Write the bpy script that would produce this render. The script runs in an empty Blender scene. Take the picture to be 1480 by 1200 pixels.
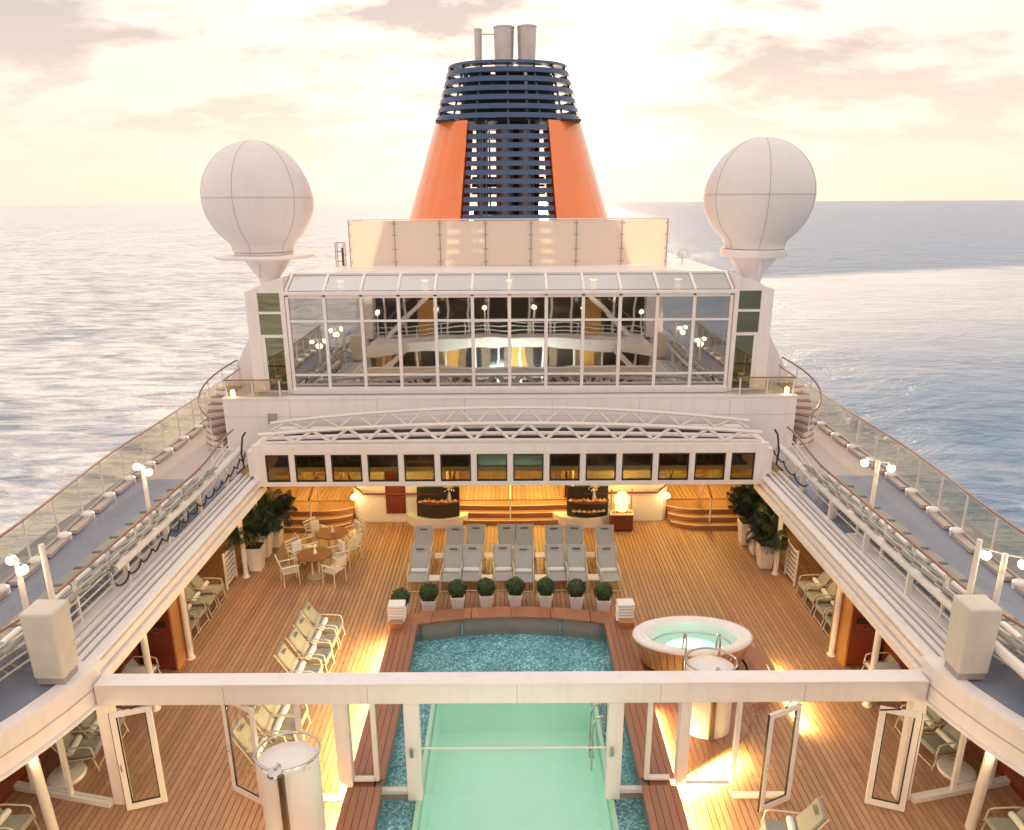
import bpy, math, random
import numpy as np
from mathutils import Vector, Matrix
random.seed(7)
R = math.radians
SC = bpy.context.scene
COL = SC.collection

# ------------------------------------------------------------------ camera, sky, sun, exposure
F = 1038.0
PITCH = math.atan(308 / F)
cam = bpy.data.cameras.new('camera'); camo = bpy.data.objects.new('camera', cam); COL.objects.link(camo)
cam.sensor_fit = 'HORIZONTAL'; cam.sensor_width = 36; cam.lens = 36 * F / 1480
cam.shift_x = 3 / 1480; cam.clip_start = 0.1; cam.clip_end = 40000
camo.matrix_world = Matrix.Translation((0, 0, 11)) @ Matrix.Rotation(math.pi / 2 - PITCH, 4, 'X') @ Matrix.Rotation(-R(0.3), 4, 'Z')
SC.camera = camo

SUN_EL, SUN_AZ = R(9.5), R(1.8)          # dead ahead, just right of the funnel
SUND = Vector((math.sin(SUN_AZ) * math.cos(SUN_EL), math.cos(SUN_AZ) * math.cos(SUN_EL), math.sin(SUN_EL)))
W = bpy.data.worlds.new('World'); SC.world = W; W.use_nodes = True
nt = W.node_tree; N = nt.nodes; L = nt.links; N.clear()
def nd(tree, typ, **kw):
    n = tree.nodes.new(typ)
    for k, v in kw.items(): setattr(n, k, v)
    return n
def mth(tree, op, a, b=None, c=None, clamp=False):
    n = tree.nodes.new('ShaderNodeMath'); n.operation = op; n.use_clamp = clamp
    for i, q in enumerate((a, b, c)):
        if q is None: continue
        if isinstance(q, (int, float)): n.inputs[i].default_value = q
        else: tree.links.new(q, n.inputs[i])
    return n.outputs[0]
def mix(tree, fac, a, b, blend='MIX'):
    n = tree.nodes.new('ShaderNodeMix'); n.data_type = 'RGBA'; n.blend_type = blend
    for i, q in ((0, fac), (6, a), (7, b)):
        if isinstance(q, (int, float)): n.inputs[i].default_value = q
        elif isinstance(q, tuple): n.inputs[i].default_value = q + (1,) if len(q) == 3 else q
        else: tree.links.new(q, n.inputs[i])
    return n.outputs[2]
def ramp(tree, fac, stops):
    n = tree.nodes.new('ShaderNodeValToRGB'); e = n.color_ramp.elements
    while len(e) < len(stops): e.new(0.5)
    for q, (p, c) in zip(e, stops):
        q.position = p; q.color = (c, c, c, 1) if isinstance(c, (int, float)) else tuple(c) + (1,)
    if hasattr(fac, 'node'): tree.links.new(fac, n.inputs[0])
    return n.outputs[0]
sky = nd(nt, 'ShaderNodeTexSky', sky_type='NISHITA', sun_disc=False, sun_elevation=SUN_EL, sun_rotation=SUN_AZ)
sky.dust_density = 3.0; sky.air_density = 1.0; sky.ozone_density = 1.0
tc = nd(nt, 'ShaderNodeTexCoord'); sep = nd(nt, 'ShaderNodeSeparateXYZ'); L.new(tc.outputs['Generated'], sep.inputs[0])
X, Yd, Zd = sep.outputs
zc = mth(nt, 'MAXIMUM', Zd, 0.0)
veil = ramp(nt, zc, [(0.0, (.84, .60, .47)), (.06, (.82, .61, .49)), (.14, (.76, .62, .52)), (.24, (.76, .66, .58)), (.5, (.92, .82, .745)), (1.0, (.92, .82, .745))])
nish = mix(nt, 1.0, sky.outputs[0], (.075, .060, .066), 'MULTIPLY')
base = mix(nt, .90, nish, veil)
dotv = nd(nt, 'ShaderNodeVectorMath', operation='DOT_PRODUCT'); L.new(tc.outputs['Generated'], dotv.inputs[0]); dotv.inputs[1].default_value = SUND
glow = mth(nt, 'POWER', mth(nt, 'MAXIMUM', dotv.outputs['Value'], 0.0), 22.0)
base = mix(nt, mth(nt, 'MULTIPLY', glow, .40), base, (1.30, .98, .74))
# clouds on a flat layer overhead
dz = mth(nt, 'ADD', zc, .26)
cmb = nd(nt, 'ShaderNodeCombineXYZ'); L.new(mth(nt, 'DIVIDE', X, dz), cmb.inputs[0]); L.new(mth(nt, 'DIVIDE', Yd, dz), cmb.inputs[1])
mp = nd(nt, 'ShaderNodeMapping'); mp.inputs['Scale'].default_value = (.62, .85, 1); mp.inputs['Location'].default_value = (5.3, 1.9, 0); L.new(cmb.outputs[0], mp.inputs[0])
cn = nd(nt, 'ShaderNodeTexNoise'); cn.inputs['Scale'].default_value = 3.0; cn.inputs['Detail'].default_value = 9; cn.inputs['Roughness'].default_value = .58; cn.inputs['Distortion'].default_value = .15
L.new(mp.outputs[0], cn.inputs['Vector'])
cm = ramp(nt, cn.outputs['Fac'], [(.465, 0.0), (.58, 1.0)])
cm = mth(nt, 'MULTIPLY', cm, ramp(nt, zc, [(.015, 0.0), (.07, .55), (.16, 1.0)]))
ccol = mix(nt, ramp(nt, zc, [(0, 0.0), (.25, 1.0)]), (.66, .51, .41), (.40, .345, .32))
base = mix(nt, mth(nt, 'MULTIPLY', cm, .88), base, ccol)
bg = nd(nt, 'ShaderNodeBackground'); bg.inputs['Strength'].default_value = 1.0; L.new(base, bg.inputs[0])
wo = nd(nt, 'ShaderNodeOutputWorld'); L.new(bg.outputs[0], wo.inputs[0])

sl = bpy.data.lights.new('sun', 'SUN'); sl.energy = 2.4; sl.angle = R(1.2); sl.color = (1.0, .76, .5)
so = bpy.data.objects.new('sun', sl); COL.objects.link(so); so.rotation_euler = SUND.to_track_quat('Z', 'Y').to_euler()
SC.view_settings.view_transform = 'Standard'; SC.view_settings.look = 'None'
SC.view_settings.exposure = 0.74; SC.view_settings.gamma = 1.0; SC.view_settings.use_curve_mapping = False
SC.render.engine = 'CYCLES'
SC.cycles.use_denoising = True; SC.cycles.max_bounces = 8; SC.cycles.transparent_max_bounces = 12
SC.cycles.caustics_reflective = False; SC.cycles.caustics_refractive = False; SC.cycles.sample_clamp_indirect = 4.0

# ------------------------------------------------------------------ materials
MATS = {}
def pmat(name, col, rough=.5, metal=0.0, var=.08, vscale=3.0, bump=0.0, bscale=40.0, stretch=(1, 1, 1), coat=0.0, spec=.5, rnd=0.0, grime=0.0):
    m = bpy.data.materials.new(name); m.use_nodes = True; t = m.node_tree
    b = t.nodes['Principled BSDF']
    g = nd(t, 'ShaderNodeNewGeometry'); mpn = nd(t, 'ShaderNodeMapping'); mpn.inputs['Scale'].default_value = stretch
    t.links.new(g.outputs['Position'], mpn.inputs[0])
    n = nd(t, 'ShaderNodeTexNoise'); n.inputs['Scale'].default_value = vscale; n.inputs['Detail'].default_value = 5; n.inputs['Roughness'].default_value = .6
    t.links.new(mpn.outputs[0], n.inputs['Vector'])
    f = ramp(t, n.outputs['Fac'], [(.28, 1 - var), (.72, 1 + var)])
    c = mix(t, 1.0, tuple(col), f, 'MULTIPLY')
    if rnd:
        oi = nd(t, 'ShaderNodeObjectInfo')
        c = mix(t, 1.0, c, ramp(t, oi.outputs['Random'], [(0, 1 - rnd), (1, 1 + rnd)]), 'MULTIPLY')
    if grime:
        mg = nd(t, 'ShaderNodeMapping'); mg.inputs['Scale'].default_value = (2.2, 2.2, .22); t.links.new(g.outputs['Position'], mg.inputs[0])
        n2 = nd(t, 'ShaderNodeTexNoise'); n2.inputs['Scale'].default_value = 2.0; n2.inputs['Detail'].default_value = 7; t.links.new(mg.outputs[0], n2.inputs['Vector'])
        c = mix(t, mth(t, 'MULTIPLY', ramp(t, n2.outputs['Fac'], [(.5, 0.0), (.75, 1.0)]), grime), c, (col[0] * .55, col[1] * .47, col[2] * .4))
    t.links.new(c, b.inputs['Base Color'])
    rr = ramp(t, n.outputs['Fac'], [(.3, max(0, rough - .07)), (.7, min(1, rough + .07))]); t.links.new(rr, b.inputs['Roughness'])
    b.inputs['Metallic'].default_value = metal; b.inputs['Coat Weight'].default_value = coat; b.inputs['Coat Roughness'].default_value = .12
    b.inputs['Specular IOR Level'].default_value = spec
    if bump:
        n3 = nd(t, 'ShaderNodeTexNoise'); n3.inputs['Scale'].default_value = bscale; n3.inputs['Detail'].default_value = 4; t.links.new(mpn.outputs[0], n3.inputs['Vector'])
        bp = nd(t, 'ShaderNodeBump'); bp.inputs['Strength'].default_value = bump; bp.inputs['Distance'].default_value = .02
        t.links.new(n3.outputs['Fac'], bp.inputs['Height']); t.links.new(bp.outputs[0], b.inputs['Normal'])
    MATS[name] = m
    if name == 'orange': b.inputs['Sheen Weight'].default_value = 1.0; b.inputs['Sheen Roughness'].default_value = .35; b.inputs['Sheen Tint'].default_value = (1, .9, .75, 1)
    return m
def glassmat(name, tint, refl, fres=1.0, wav=0.0, rough=.02, rtint=(1, 1, 1)):
    m = bpy.data.materials.new(name); m.use_nodes = True; t = m.node_tree; t.nodes.remove(t.nodes['Principled BSDF'])
    o = t.nodes['Material Output']
    tr = nd(t, 'ShaderNodeBsdfTransparent'); tr.inputs[0].default_value = tuple(tint) + (1,)
    gl = nd(t, 'ShaderNodeBsdfGlossy'); gl.inputs['Roughness'].default_value = rough; gl.inputs['Color'].default_value = tuple(rtint) + (1,)
    fr = nd(t, 'ShaderNodeFresnel'); gb = nd(t, 'ShaderNodeNewGeometry'); t.links.new(mth(t, 'MULTIPLY_ADD', gb.outputs['Backfacing'], 1 / 1.5 - 1.5, 1.5), fr.inputs[0])
    fac = mth(t, 'ADD', mth(t, 'MULTIPLY', fr.outputs[0], fres), refl, clamp=True)
    if wav:
        g = nd(t, 'ShaderNodeNewGeometry')
        n = nd(t, 'ShaderNodeTexNoise'); n.inputs['Scale'].default_value = .9; n.inputs['Detail'].default_value = 1; t.links.new(g.outputs['Position'], n.inputs['Vector'])
        bp = nd(t, 'ShaderNodeBump'); bp.inputs['Strength'].default_value = wav; bp.inputs['Distance'].default_value = .05
        t.links.new(n.outputs['Fac'], bp.inputs['Height']); t.links.new(bp.outputs[0], gl.inputs['Normal'])
    ms = nd(t, 'ShaderNodeMixShader'); t.links.new(fac, ms.inputs[0]); t.links.new(tr.outputs[0], ms.inputs[1]); t.links.new(gl.outputs[0], ms.inputs[2])
    t.links.new(ms.outputs[0], o.inputs[0]); MATS[name] = m; return m
def emat(name, col, s):
    m = bpy.data.materials.new(name); m.use_nodes = True; b = m.node_tree.nodes['Principled BSDF']
    b.inputs['Base Color'].default_value = tuple(col) + (1,); b.inputs['Emission Color'].default_value = tuple(col) + (1,); b.inputs['Emission Strength'].default_value = s
    MATS[name] = m; return m

pmat('white', (.87, .81, .79), .38, var=.03, vscale=1.2, grime=.16, bump=.03, bscale=9)
pmat('white_pipe', (.80, .75, .71), .35, var=.04, vscale=4)
pmat('cream', (.78, .70, .58), .5, var=.03)
pmat('radome', (.78, .73, .71), .42, var=.03, vscale=.6, grime=.10)
pmat('seam', (.50, .45, .43), .6)
pmat('teak', (.41, .225, .132), .5, var=.2, vscale=6, stretch=(9, .7, 9), rnd=.15, bump=.12, bscale=30, grime=.25)
pmat('teak_x', (.345, .165, .08), .5, var=.16, vscale=6, stretch=(.7, 9, 9), rnd=.13, bump=.12, bscale=30)
pmat('rim_wood', (.33, .135, .075), .36, var=.15, vscale=5, stretch=(7, .8, 7), rnd=.10, bump=.08, coat=.25)
pmat('tub_wood', (.50, .27, .14), .45, var=.18, vscale=5, stretch=(7, 7, .8), rnd=.16)
pmat('caulk', (.075, .038, .024), .8)
pmat('red_wood', (.17, .032, .018), .35, var=.18, vscale=5, stretch=(5, 5, .5), coat=.2)
pmat('orange_wood', (.45, .20, .06), .35, var=.2, vscale=6, stretch=(5, 5, .8), coat=.2)
pmat('table_wood', (.24, .075, .03), .65, var=.2, vscale=6)
pmat('rail_wood', (.30, .15, .085), .35, var=.15, vscale=8, coat=.3)
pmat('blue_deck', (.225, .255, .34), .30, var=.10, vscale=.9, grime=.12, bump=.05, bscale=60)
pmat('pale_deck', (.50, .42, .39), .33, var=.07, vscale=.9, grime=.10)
pmat('dark', (.02, .018, .018), .5)
pmat('black_rubber', (.012, .012, .013), .45)
pmat('navy', (.034, .075, .17), .34, var=.08, vscale=2, coat=.2)
pmat('orange', (.86, .20, .028), .28, var=.05, vscale=1.2, coat=1.0, grime=.08)
pmat('stack_metal', (.60, .55, .53), .4, metal=.5, var=.12, vscale=2, grime=.3)
pmat('steel', (.55, .53, .5), .22, metal=1.0, var=.05)
pmat('bronze', (.16, .12, .08), .35, metal=.7)
pmat('grey_box', (.40, .36, .34), .55)
pmat('sage', (.315, .31, .27), .85, var=.07, vscale=7, bump=.1, bscale=120, rnd=.06)
pmat('grey_cushion', (.42, .415, .385), .85, var=.06, vscale=7, bump=.1, bscale=120, rnd=.05)
pmat('patch', (.09, .10, .11), .8)
pmat('towel', (.84, .80, .78), .95, var=.04, vscale=20, bump=.25, bscale=150)
pmat('chair_frame', (.62, .55, .46), .35, var=.05)
pmat('soil', (.05, .035, .025), .9, var=.3, vscale=20)
pmat('leaf', (.035, .075, .022), .55, var=.35, vscale=7, rnd=.2)
pmat('palm_leaf', (.018, .036, .016), .5, var=.3, vscale=5, rnd=.3)
pmat('bark', (.14, .10, .06), .9, var=.3, vscale=20, bump=.5)
pmat('canvas', (.66, .60, .53), .9, var=.06, vscale=2.5, bump=.35, bscale=5, grime=.12)
pmat('tub_shell', (.86, .82, .80), .22, var=.02, coat=.3)
pmat('pool_tile', (.66, .93, .82), .4, var=.04, vscale=1.0)
pmat('pool_lip', (.42, .70, .52), .35, var=.05)
pmat('grey_wall', (.30, .26, .24), .5, var=.1, vscale=3)
pmat('food_a', (.62, .42, .14), .6, var=.4, vscale=25)
pmat('food_b', (.55, .12, .05), .6, var=.4, vscale=25)
pmat('china', (.85, .83, .80), .25)
pmat('dark_glass_wall', (.03, .03, .032), .12, spec=.6)
pmat('interior', (.16, .115, .075), .6, var=.3, vscale=2)
pmat('curtain', (.52, .30, .10), .8, var=.2, vscale=8, stretch=(6, 6, .3))
pmat('green_panel', (.12, .42, .22), .4, var=.1)
pmat('hull_paint', (.72, .69, .67), .4, var=.03, grime=.15)
glassmat('glass', (.975, .985, .975), .02, .8)
glassmat('rail_glass', (.90, .86, .76), .05, 1.0)
glassmat('house_glass', (.52, .49, .42), .36, .9, wav=.07)
glassmat('slope_glass', (.5, .5, .5), .55, .6, rough=.12, rtint=(.85, .84, .84))
glassmat('roof_glass', (.60, .57, .42), .0, .45)
glassmat('wing_glass', (.30, .31, .17), .22, .9, wav=.05, rtint=(.80, .78, .52))
emat('globe', (1.0, .78, .45), 9.0)
emat('lamp_warm', (1.0, .66, .24), 6.0)
emat('hood', (1.0, .60, .18), 2.2)
emat('led', (1.0, .72, .28), 5.0)

def white_panel():   # wind screen panels: frosted acrylic that lets the low sun through
    m = bpy.data.materials.new('frosted'); m.use_nodes = True; t = m.node_tree; b = t.nodes['Principled BSDF']; o = t.nodes['Material Output']
    b.inputs['Base Color'].default_value = (.88, .81, .75, 1); b.inputs['Roughness'].default_value = .25
    tl = nd(t, 'ShaderNodeBsdfTranslucent'); tl.inputs[0].default_value = (.93, .85, .76, 1)
    ms = nd(t, 'ShaderNodeMixShader'); ms.inputs[0].default_value = .62
    t.links.new(b.outputs[0], ms.inputs[1]); t.links.new(tl.outputs[0], ms.inputs[2]); t.links.new(ms.outputs[0], o.inputs[0]); MATS['frosted'] = m
white_panel()
def mosaic():
    m = bpy.data.materials.new('mosaic'); m.use_nodes = True; t = m.node_tree; b = t.nodes['Principled BSDF']
    g = nd(t, 'ShaderNodeNewGeometry')
    v = nd(t, 'ShaderNodeTexVoronoi'); v.inputs['Scale'].default_value = 24; v.inputs['Randomness'].default_value = .25; t.links.new(g.outputs['Position'], v.inputs['Vector'])
    sp_ = nd(t, 'ShaderNodeSeparateColor'); t.links.new(v.outputs['Color'], sp_.inputs[0])
    c = ramp(t, sp_.outputs[0], [(0, (.07, .21, .30)), (.3, (.14, .34, .45)), (.6, (.21, .46, .55)), (.85, (.34, .60, .66)), (1, (.58, .76, .78))])
    n = nd(t, 'ShaderNodeTexNoise'); n.inputs['Scale'].default_value = 1.3; n.inputs['Detail'].default_value = 3; t.links.new(g.outputs['Position'], n.inputs['Vector'])
    c = mix(t, 1.0, c, ramp(t, n.outputs['Fac'], [(.3, .78), (.7, 1.25)]), 'MULTIPLY')
    t.links.new(c, b.inputs['Base Color']); b.inputs['Roughness'].default_value = .3; MATS['mosaic'] = m
mosaic()
def water():
    m = bpy.data.materials.new('pool_water'); m.use_nodes = True; t = m.node_tree; t.nodes.remove(t.nodes['Principled BSDF']); o = t.nodes['Material Output']
    tr = nd(t, 'ShaderNodeBsdfTransparent'); tr.inputs[0].default_value = (.88, .98, .95, 1)
    gl = nd(t, 'ShaderNodeBsdfGlossy'); gl.inputs['Roughness'].default_value = .04
    fr = nd(t, 'ShaderNodeFresnel'); gb = nd(t, 'ShaderNodeNewGeometry'); t.links.new(mth(t, 'MULTIPLY_ADD', gb.outputs['Backfacing'], 1 / 1.33 - 1.33, 1.33), fr.inputs[0])
    g = nd(t, 'ShaderNodeNewGeometry'); n = nd(t, 'ShaderNodeTexNoise'); n.inputs['Scale'].default_value = 5; n.inputs['Detail'].default_value = 4; t.links.new(g.outputs['Position'], n.inputs['Vector'])
    bp = nd(t, 'ShaderNodeBump'); bp.inputs['Strength'].default_value = .35; bp.inputs['Distance'].default_value = .04
    t.links.new(n.outputs['Fac'], bp.inputs['Height']); t.links.new(bp.outputs[0], gl.inputs['Normal']); t.links.new(bp.outputs[0], fr.inputs['Normal'])
    ms = nd(t, 'ShaderNodeMixShader'); t.links.new(fr.outputs[0], ms.inputs[0]); t.links.new(tr.outputs[0], ms.inputs[1]); t.links.new(gl.outputs[0], ms.inputs[2])
    t.links.new(ms.outputs[0], o.inputs[0]); MATS['pool_water'] = m
water()
def seamat():
    m = bpy.data.materials.new('sea'); m.use_nodes = True; t = m.node_tree; b = t.nodes['Principled BSDF']
    g = nd(t, 'ShaderNodeNewGeometry'); sx = nd(t, 'ShaderNodeSeparateXYZ'); t.links.new(g.outputs['Position'], sx.inputs[0])
    def noise(sc, scale, det, rough=.55, dist=0.0):
        mp_ = nd(t, 'ShaderNodeMapping'); mp_.inputs['Scale'].default_value = scale; mp_.inputs['Rotation'].default_value = (0, 0, R(12)); t.links.new(g.outputs['Position'], mp_.inputs[0])
        n = nd(t, 'ShaderNodeTexNoise'); n.inputs['Scale'].default_value = sc; n.inputs['Detail'].default_value = det; n.inputs['Roughness'].default_value = rough; n.inputs['Distortion'].default_value = dist
        t.links.new(mp_.outputs[0], n.inputs['Vector']); return n.outputs['Fac']
    n1 = noise(.035, (1, 1.6, 1), 7, .6, .6); n2 = noise(.13, (1, 2.6, 1), 7, .62, .5); n3 = noise(.9, (1, 1.4, 1), 4)
    # port: churn and reflected sky painted pale; starboard: blue, slick with painted sky glare
    port = ramp(t, mth(t, 'MULTIPLY_ADD', sx.outputs[0], -.004, .5), [(.25, 0.0), (.7, 1.0)])
    wx = mth(t, 'ADD', mth(t, 'MULTIPLY_ADD', sx.outputs[0], -.35, sx.outputs[1]), mth(t, 'MULTIPLY', n1, 26.0))
    wake_glare = mth(t, 'MULTIPLY', ramp(t, mth(t, 'MULTIPLY', wx, .001), [(.085, 0.0), (.15, .65), (.238, 1.0), (.252, 0.0)]), ramp(t, mth(t, 'MULTIPLY_ADD', sx.outputs[0], .002, .5), [(.54, 0.0), (.62, 1.0), (.80, .85), (1.0, .35)]))
    foam_sheen = ramp(t, mth(t, 'ADD', mth(t, 'MULTIPLY', n2, .75), mth(t, 'MULTIPLY', n1, .35)), [(.40, 0.0), (.62, 1.0)])
    f = mth(t, 'ADD', mth(t, 'MULTIPLY', foam_sheen, mth(t, 'MULTIPLY_ADD', port, .88, .12)), mth(t, 'MULTIPLY', wake_glare, .95), clamp=True)
    c = mix(t, f, mix(t, port, (.09, .23, .40), (.20, .28, .40)), (.90, .89, .90))
    t.links.new(c, b.inputs['Base Color'])
    b.inputs['Roughness'].default_value = .22; b.inputs['IOR'].default_value = 1.33; b.inputs['Specular IOR Level'].default_value = .4
    bp = nd(t, 'ShaderNodeBump'); bp.inputs['Strength'].default_value = 1.0; bp.inputs['Distance'].default_value = 1.0
    hgt = mth(t, 'ADD', mth(t, 'MULTIPLY', n1, 5.0), mth(t, 'ADD', mth(t, 'MULTIPLY', n2, 1.4), mth(t, 'MULTIPLY', n3, .22)))
    t.links.new(hgt, bp.inputs['Height']); t.links.new(bp.outputs[0], b.inputs['Normal']); MATS['sea'] = m
seamat()

# ------------------------------------------------------------------ mesh helpers
class MB:
    def __init__(s): s.v = []; s.f = []
    def add(s, v, f):
        o = len(s.v); s.v += [tuple(p) for p in v]; s.f += [tuple(i + o for i in q) for q in f]; return s
    def box(s, x0, x1, y0, y1, z0, z1):
        x0, x1 = min(x0, x1), max(x0, x1)
        return s.add([(x0, y0, z0), (x1, y0, z0), (x1, y1, z0), (x0, y1, z0), (x0, y0, z1), (x1, y0, z1), (x1, y1, z1), (x0, y1, z1)],
                     [(3, 2, 1, 0), (4, 5, 6, 7), (0, 1, 5, 4), (1, 2, 6, 5), (2, 3, 7, 6), (3, 0, 4, 7)])
    def obox(s, c, size, M=None, taper=1.0):
        hx, hy, hz = (q / 2 for q in size); c = Vector(c)
        P = []
        for z, k in ((-hz, taper), (hz, 1.0)):
            for x, y in ((-hx, -hy), (hx, -hy), (hx, hy), (-hx, hy)):
                p = Vector((x * k, y * k, z)); P.append(c + (M @ p if M else p))
        return s.add(P, [(3, 2, 1, 0), (4, 5, 6, 7), (0, 1, 5, 4), (1, 2, 6, 5), (2, 3, 7, 6), (3, 0, 4, 7)])
    def bar(s, a, b, w, h=None, up=(0, 0, 1)):
        a, b = Vector(a), Vector(b); d = (b - a); l = d.length; d.normalize(); h = h or w
        u = Vector(up)
        if abs(d.dot(u)) > .98: u = Vector((0, 1, 0))
        sx = d.cross(u).normalized(); uz = sx.cross(d).normalized()
        M = Matrix((sx, d, uz)).transposed()
        return s.obox((a + b) / 2, (w, l, h), M)
    def tube(s, pts, r, n=8, closed=False):
        pts = [Vector(p) for p in pts]; m = len(pts); V = []; Fc = []
        rr = r if isinstance(r, (list, tuple)) else [r] * m
        prev = None
        for i, p in enumerate(pts):
            if closed: d = pts[(i + 1) % m] - pts[i - 1]
            else: d = pts[min(i + 1, m - 1)] - pts[max(i - 1, 0)]
            d.normalize()
            if prev is None:
                u = Vector((0, 0, 1)) if abs(d.z) < .9 else Vector((0, 1, 0)); a = d.cross(u).normalized()
            else: a = (prev - d * prev.dot(d)).normalized()
            prev = a; b = d.cross(a)
            for k in range(n):
                t = 2 * math.pi * k / n; V.append(p + (a * math.cos(t) + b * math.sin(t)) * rr[i])
        for i in range(m if closed else m - 1):
            j = (i + 1) % m
            for k in range(n): Fc.append((i * n + k, i * n + (k + 1) % n, j * n + (k + 1) % n, j * n + k))
        if not closed: Fc += [tuple(range(n))[::-1], tuple((m - 1) * n + k for k in range(n))]
        return s.add(V, Fc)
    def lathe(s, prof, c=(0, 0, 0), n=32, sx=1.0, sy=1.0, a0=0.0, a1=2 * math.pi, caps=True):
        full = abs(a1 - a0 - 2 * math.pi) < 1e-6; cols = n if full else n + 1; V = []; Fc = []
        for r_, z in prof:
            for k in range(cols):
                t = a0 + (a1 - a0) * k / n; V.append((c[0] + r_ * sx * math.cos(t), c[1] + r_ * sy * math.sin(t), c[2] + z))
        for i in range(len(prof) - 1):
            for k in range(n):
                k2 = (k + 1) % cols; Fc.append((i * cols + k, i * cols + k2, (i + 1) * cols + k2, (i + 1) * cols + k))
        if full and caps:
            if prof[0][0] > 1e-6: Fc.append(tuple(range(cols))[::-1])
            if prof[-1][0] > 1e-6: Fc.append(tuple((len(prof) - 1) * cols + k for k in range(cols)))
        return s.add(V, Fc)
    def prism(s, poly, z0, z1):
        n = len(poly); V = [(p[0], p[1], z0) for p in poly] + [(p[0], p[1], z1) for p in poly]
        ar = sum(poly[i][0] * poly[(i + 1) % n][1] - poly[(i + 1) % n][0] * poly[i][1] for i in range(n))
        Fc = [(i, (i + 1) % n, n + (i + 1) % n, n + i) for i in range(n)] + [tuple(range(n))[::-1], tuple(range(n, 2 * n))]
        if ar < 0: Fc = [q[::-1] for q in Fc]
        return s.add(V, Fc)
    def prismY(s, poly, y0, y1):     # polygon in (x, z) pushed along y
        n = len(poly); V = [(p[0], y0, p[1]) for p in poly] + [(p[0], y1, p[1]) for p in poly]
        ar = sum(poly[i][0] * poly[(i + 1) % n][1] - poly[(i + 1) % n][0] * poly[i][1] for i in range(n))
        Fc = [(i, (i + 1) % n, n + (i + 1) % n, n + i) for i in range(n)] + [tuple(range(n))[::-1], tuple(range(n, 2 * n))]
        if ar > 0: Fc = [q[::-1] for q in Fc]
        return s.add(V, Fc)
    def arcband(s, fo, fi, xs, z0, z1):   # slab between two curves y=fo(x), y=fi(x)
        n = len(xs); V = []
        for x in xs: V += [(x, fi(x), z0), (x, fo(x), z0), (x, fi(x), z1), (x, fo(x), z1)]
        Fc = []
        for i in range(n - 1):
            a, b = i * 4, i * 4 + 4
            Fc += [(a, a + 1, b + 1, b), (a + 2, b + 2, b + 3, a + 3), (a, b, b + 2, a + 2), (a + 1, a + 3, b + 3, b + 1)]
        Fc += [(0, 2, 3, 1), ((n - 1) * 4, (n - 1) * 4 + 1, (n - 1) * 4 + 3, (n - 1) * 4 + 2)]
        return s.add(V, Fc)
ORIG = {}
def mesh_of(name, mb, mat, smooth, off=(0, 0, 0)):
    me = bpy.data.meshes.new(name)
    v = [(a - off[0], b - off[1], c - off[2]) for a, b, c in mb.v] if any(off) else mb.v
    me.from_pydata(v, [], mb.f); me.materials.append(MATS[mat])
    if smooth:
        for p in me.polygons: p.use_smooth = True
        me.set_sharp_from_angle(angle=R(smooth if smooth is not True else 40))
    me.update(); return me
def O(name, mb, mat, parent=None, smooth=False, bevel=0.0, world=True):
    off = ORIG.get(parent.name, (0, 0, 0)) if (parent and world) else (0, 0, 0)
    o = bpy.data.objects.new(name, mesh_of(name, mb, mat, smooth, off)); COL.objects.link(o)
    if parent: o.parent = parent; ORIG[o.name] = off
    if bevel:
        b = o.modifiers.new('bevel', 'BEVEL'); b.width = bevel; b.segments = 2; b.limit_method = 'ANGLE'; b.angle_limit = R(40)
    return o
def tag(o, label=None, cat=None, group=None, kind=None):
    for k, v in (('label', label), ('category', cat), ('group', group), ('kind', kind)):
        if v: o[k] = v
    return o
def thing(name, label, cat, loc=(0, 0, 0), rz=0.0, group=None, kind=None):
    o = bpy.data.objects.new(name, None); COL.objects.link(o); o.location = loc; o.rotation_euler = (0, 0, rz); o.empty_display_size = .2
    ORIG[o.name] = tuple(loc); return tag(o, label, cat, group, kind)
def copy_tree(o, parent=None):
    c = o.copy(); COL.objects.link(c); c.parent = parent
    for ch in [q for q in KIDS(o)]: copy_tree(ch, c)
    return c
def KIDS(o): return list(o.children)
def B(*a): return MB().box(*a)
def smoothstep(a, b, x):
    t = max(0, min(1, (x - a) / (b - a))); return t * t * (3 - 2 * t)
SIDES = (('port', -1), ('starboard', 1))
# distinguishing words for mirrored things: what each side shows in the photo
SIDEW = {-1: 'on the dining table side', 1: 'on the hot tub side'}
ORD = ('first', 'second', 'third', 'fourth', 'fifth', 'sixth', 'seventh', 'eighth', 'ninth', 'tenth', 'eleventh', 'twelfth', 'thirteenth', 'fourteenth', 'fifteenth')
def lamp(name, loc, energy, col=(1, .68, .3), r=.06, parent=None, kind='POINT', **kw):
    l = bpy.data.lights.new(name, kind); l.energy = energy; l.color = col
    if kind == 'POINT': l.shadow_soft_size = r
    o = bpy.data.objects.new(name, l); COL.objects.link(o)
    if parent:
        o.parent = parent; off = ORIG.get(parent.name, (0, 0, 0)); loc = tuple(a - b for a, b in zip(loc, off))
    o.location = loc
    for k, v in kw.items():
        if k == 'rot': o.rotation_euler = v
        else: setattr(l, k, v)
    return o

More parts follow.
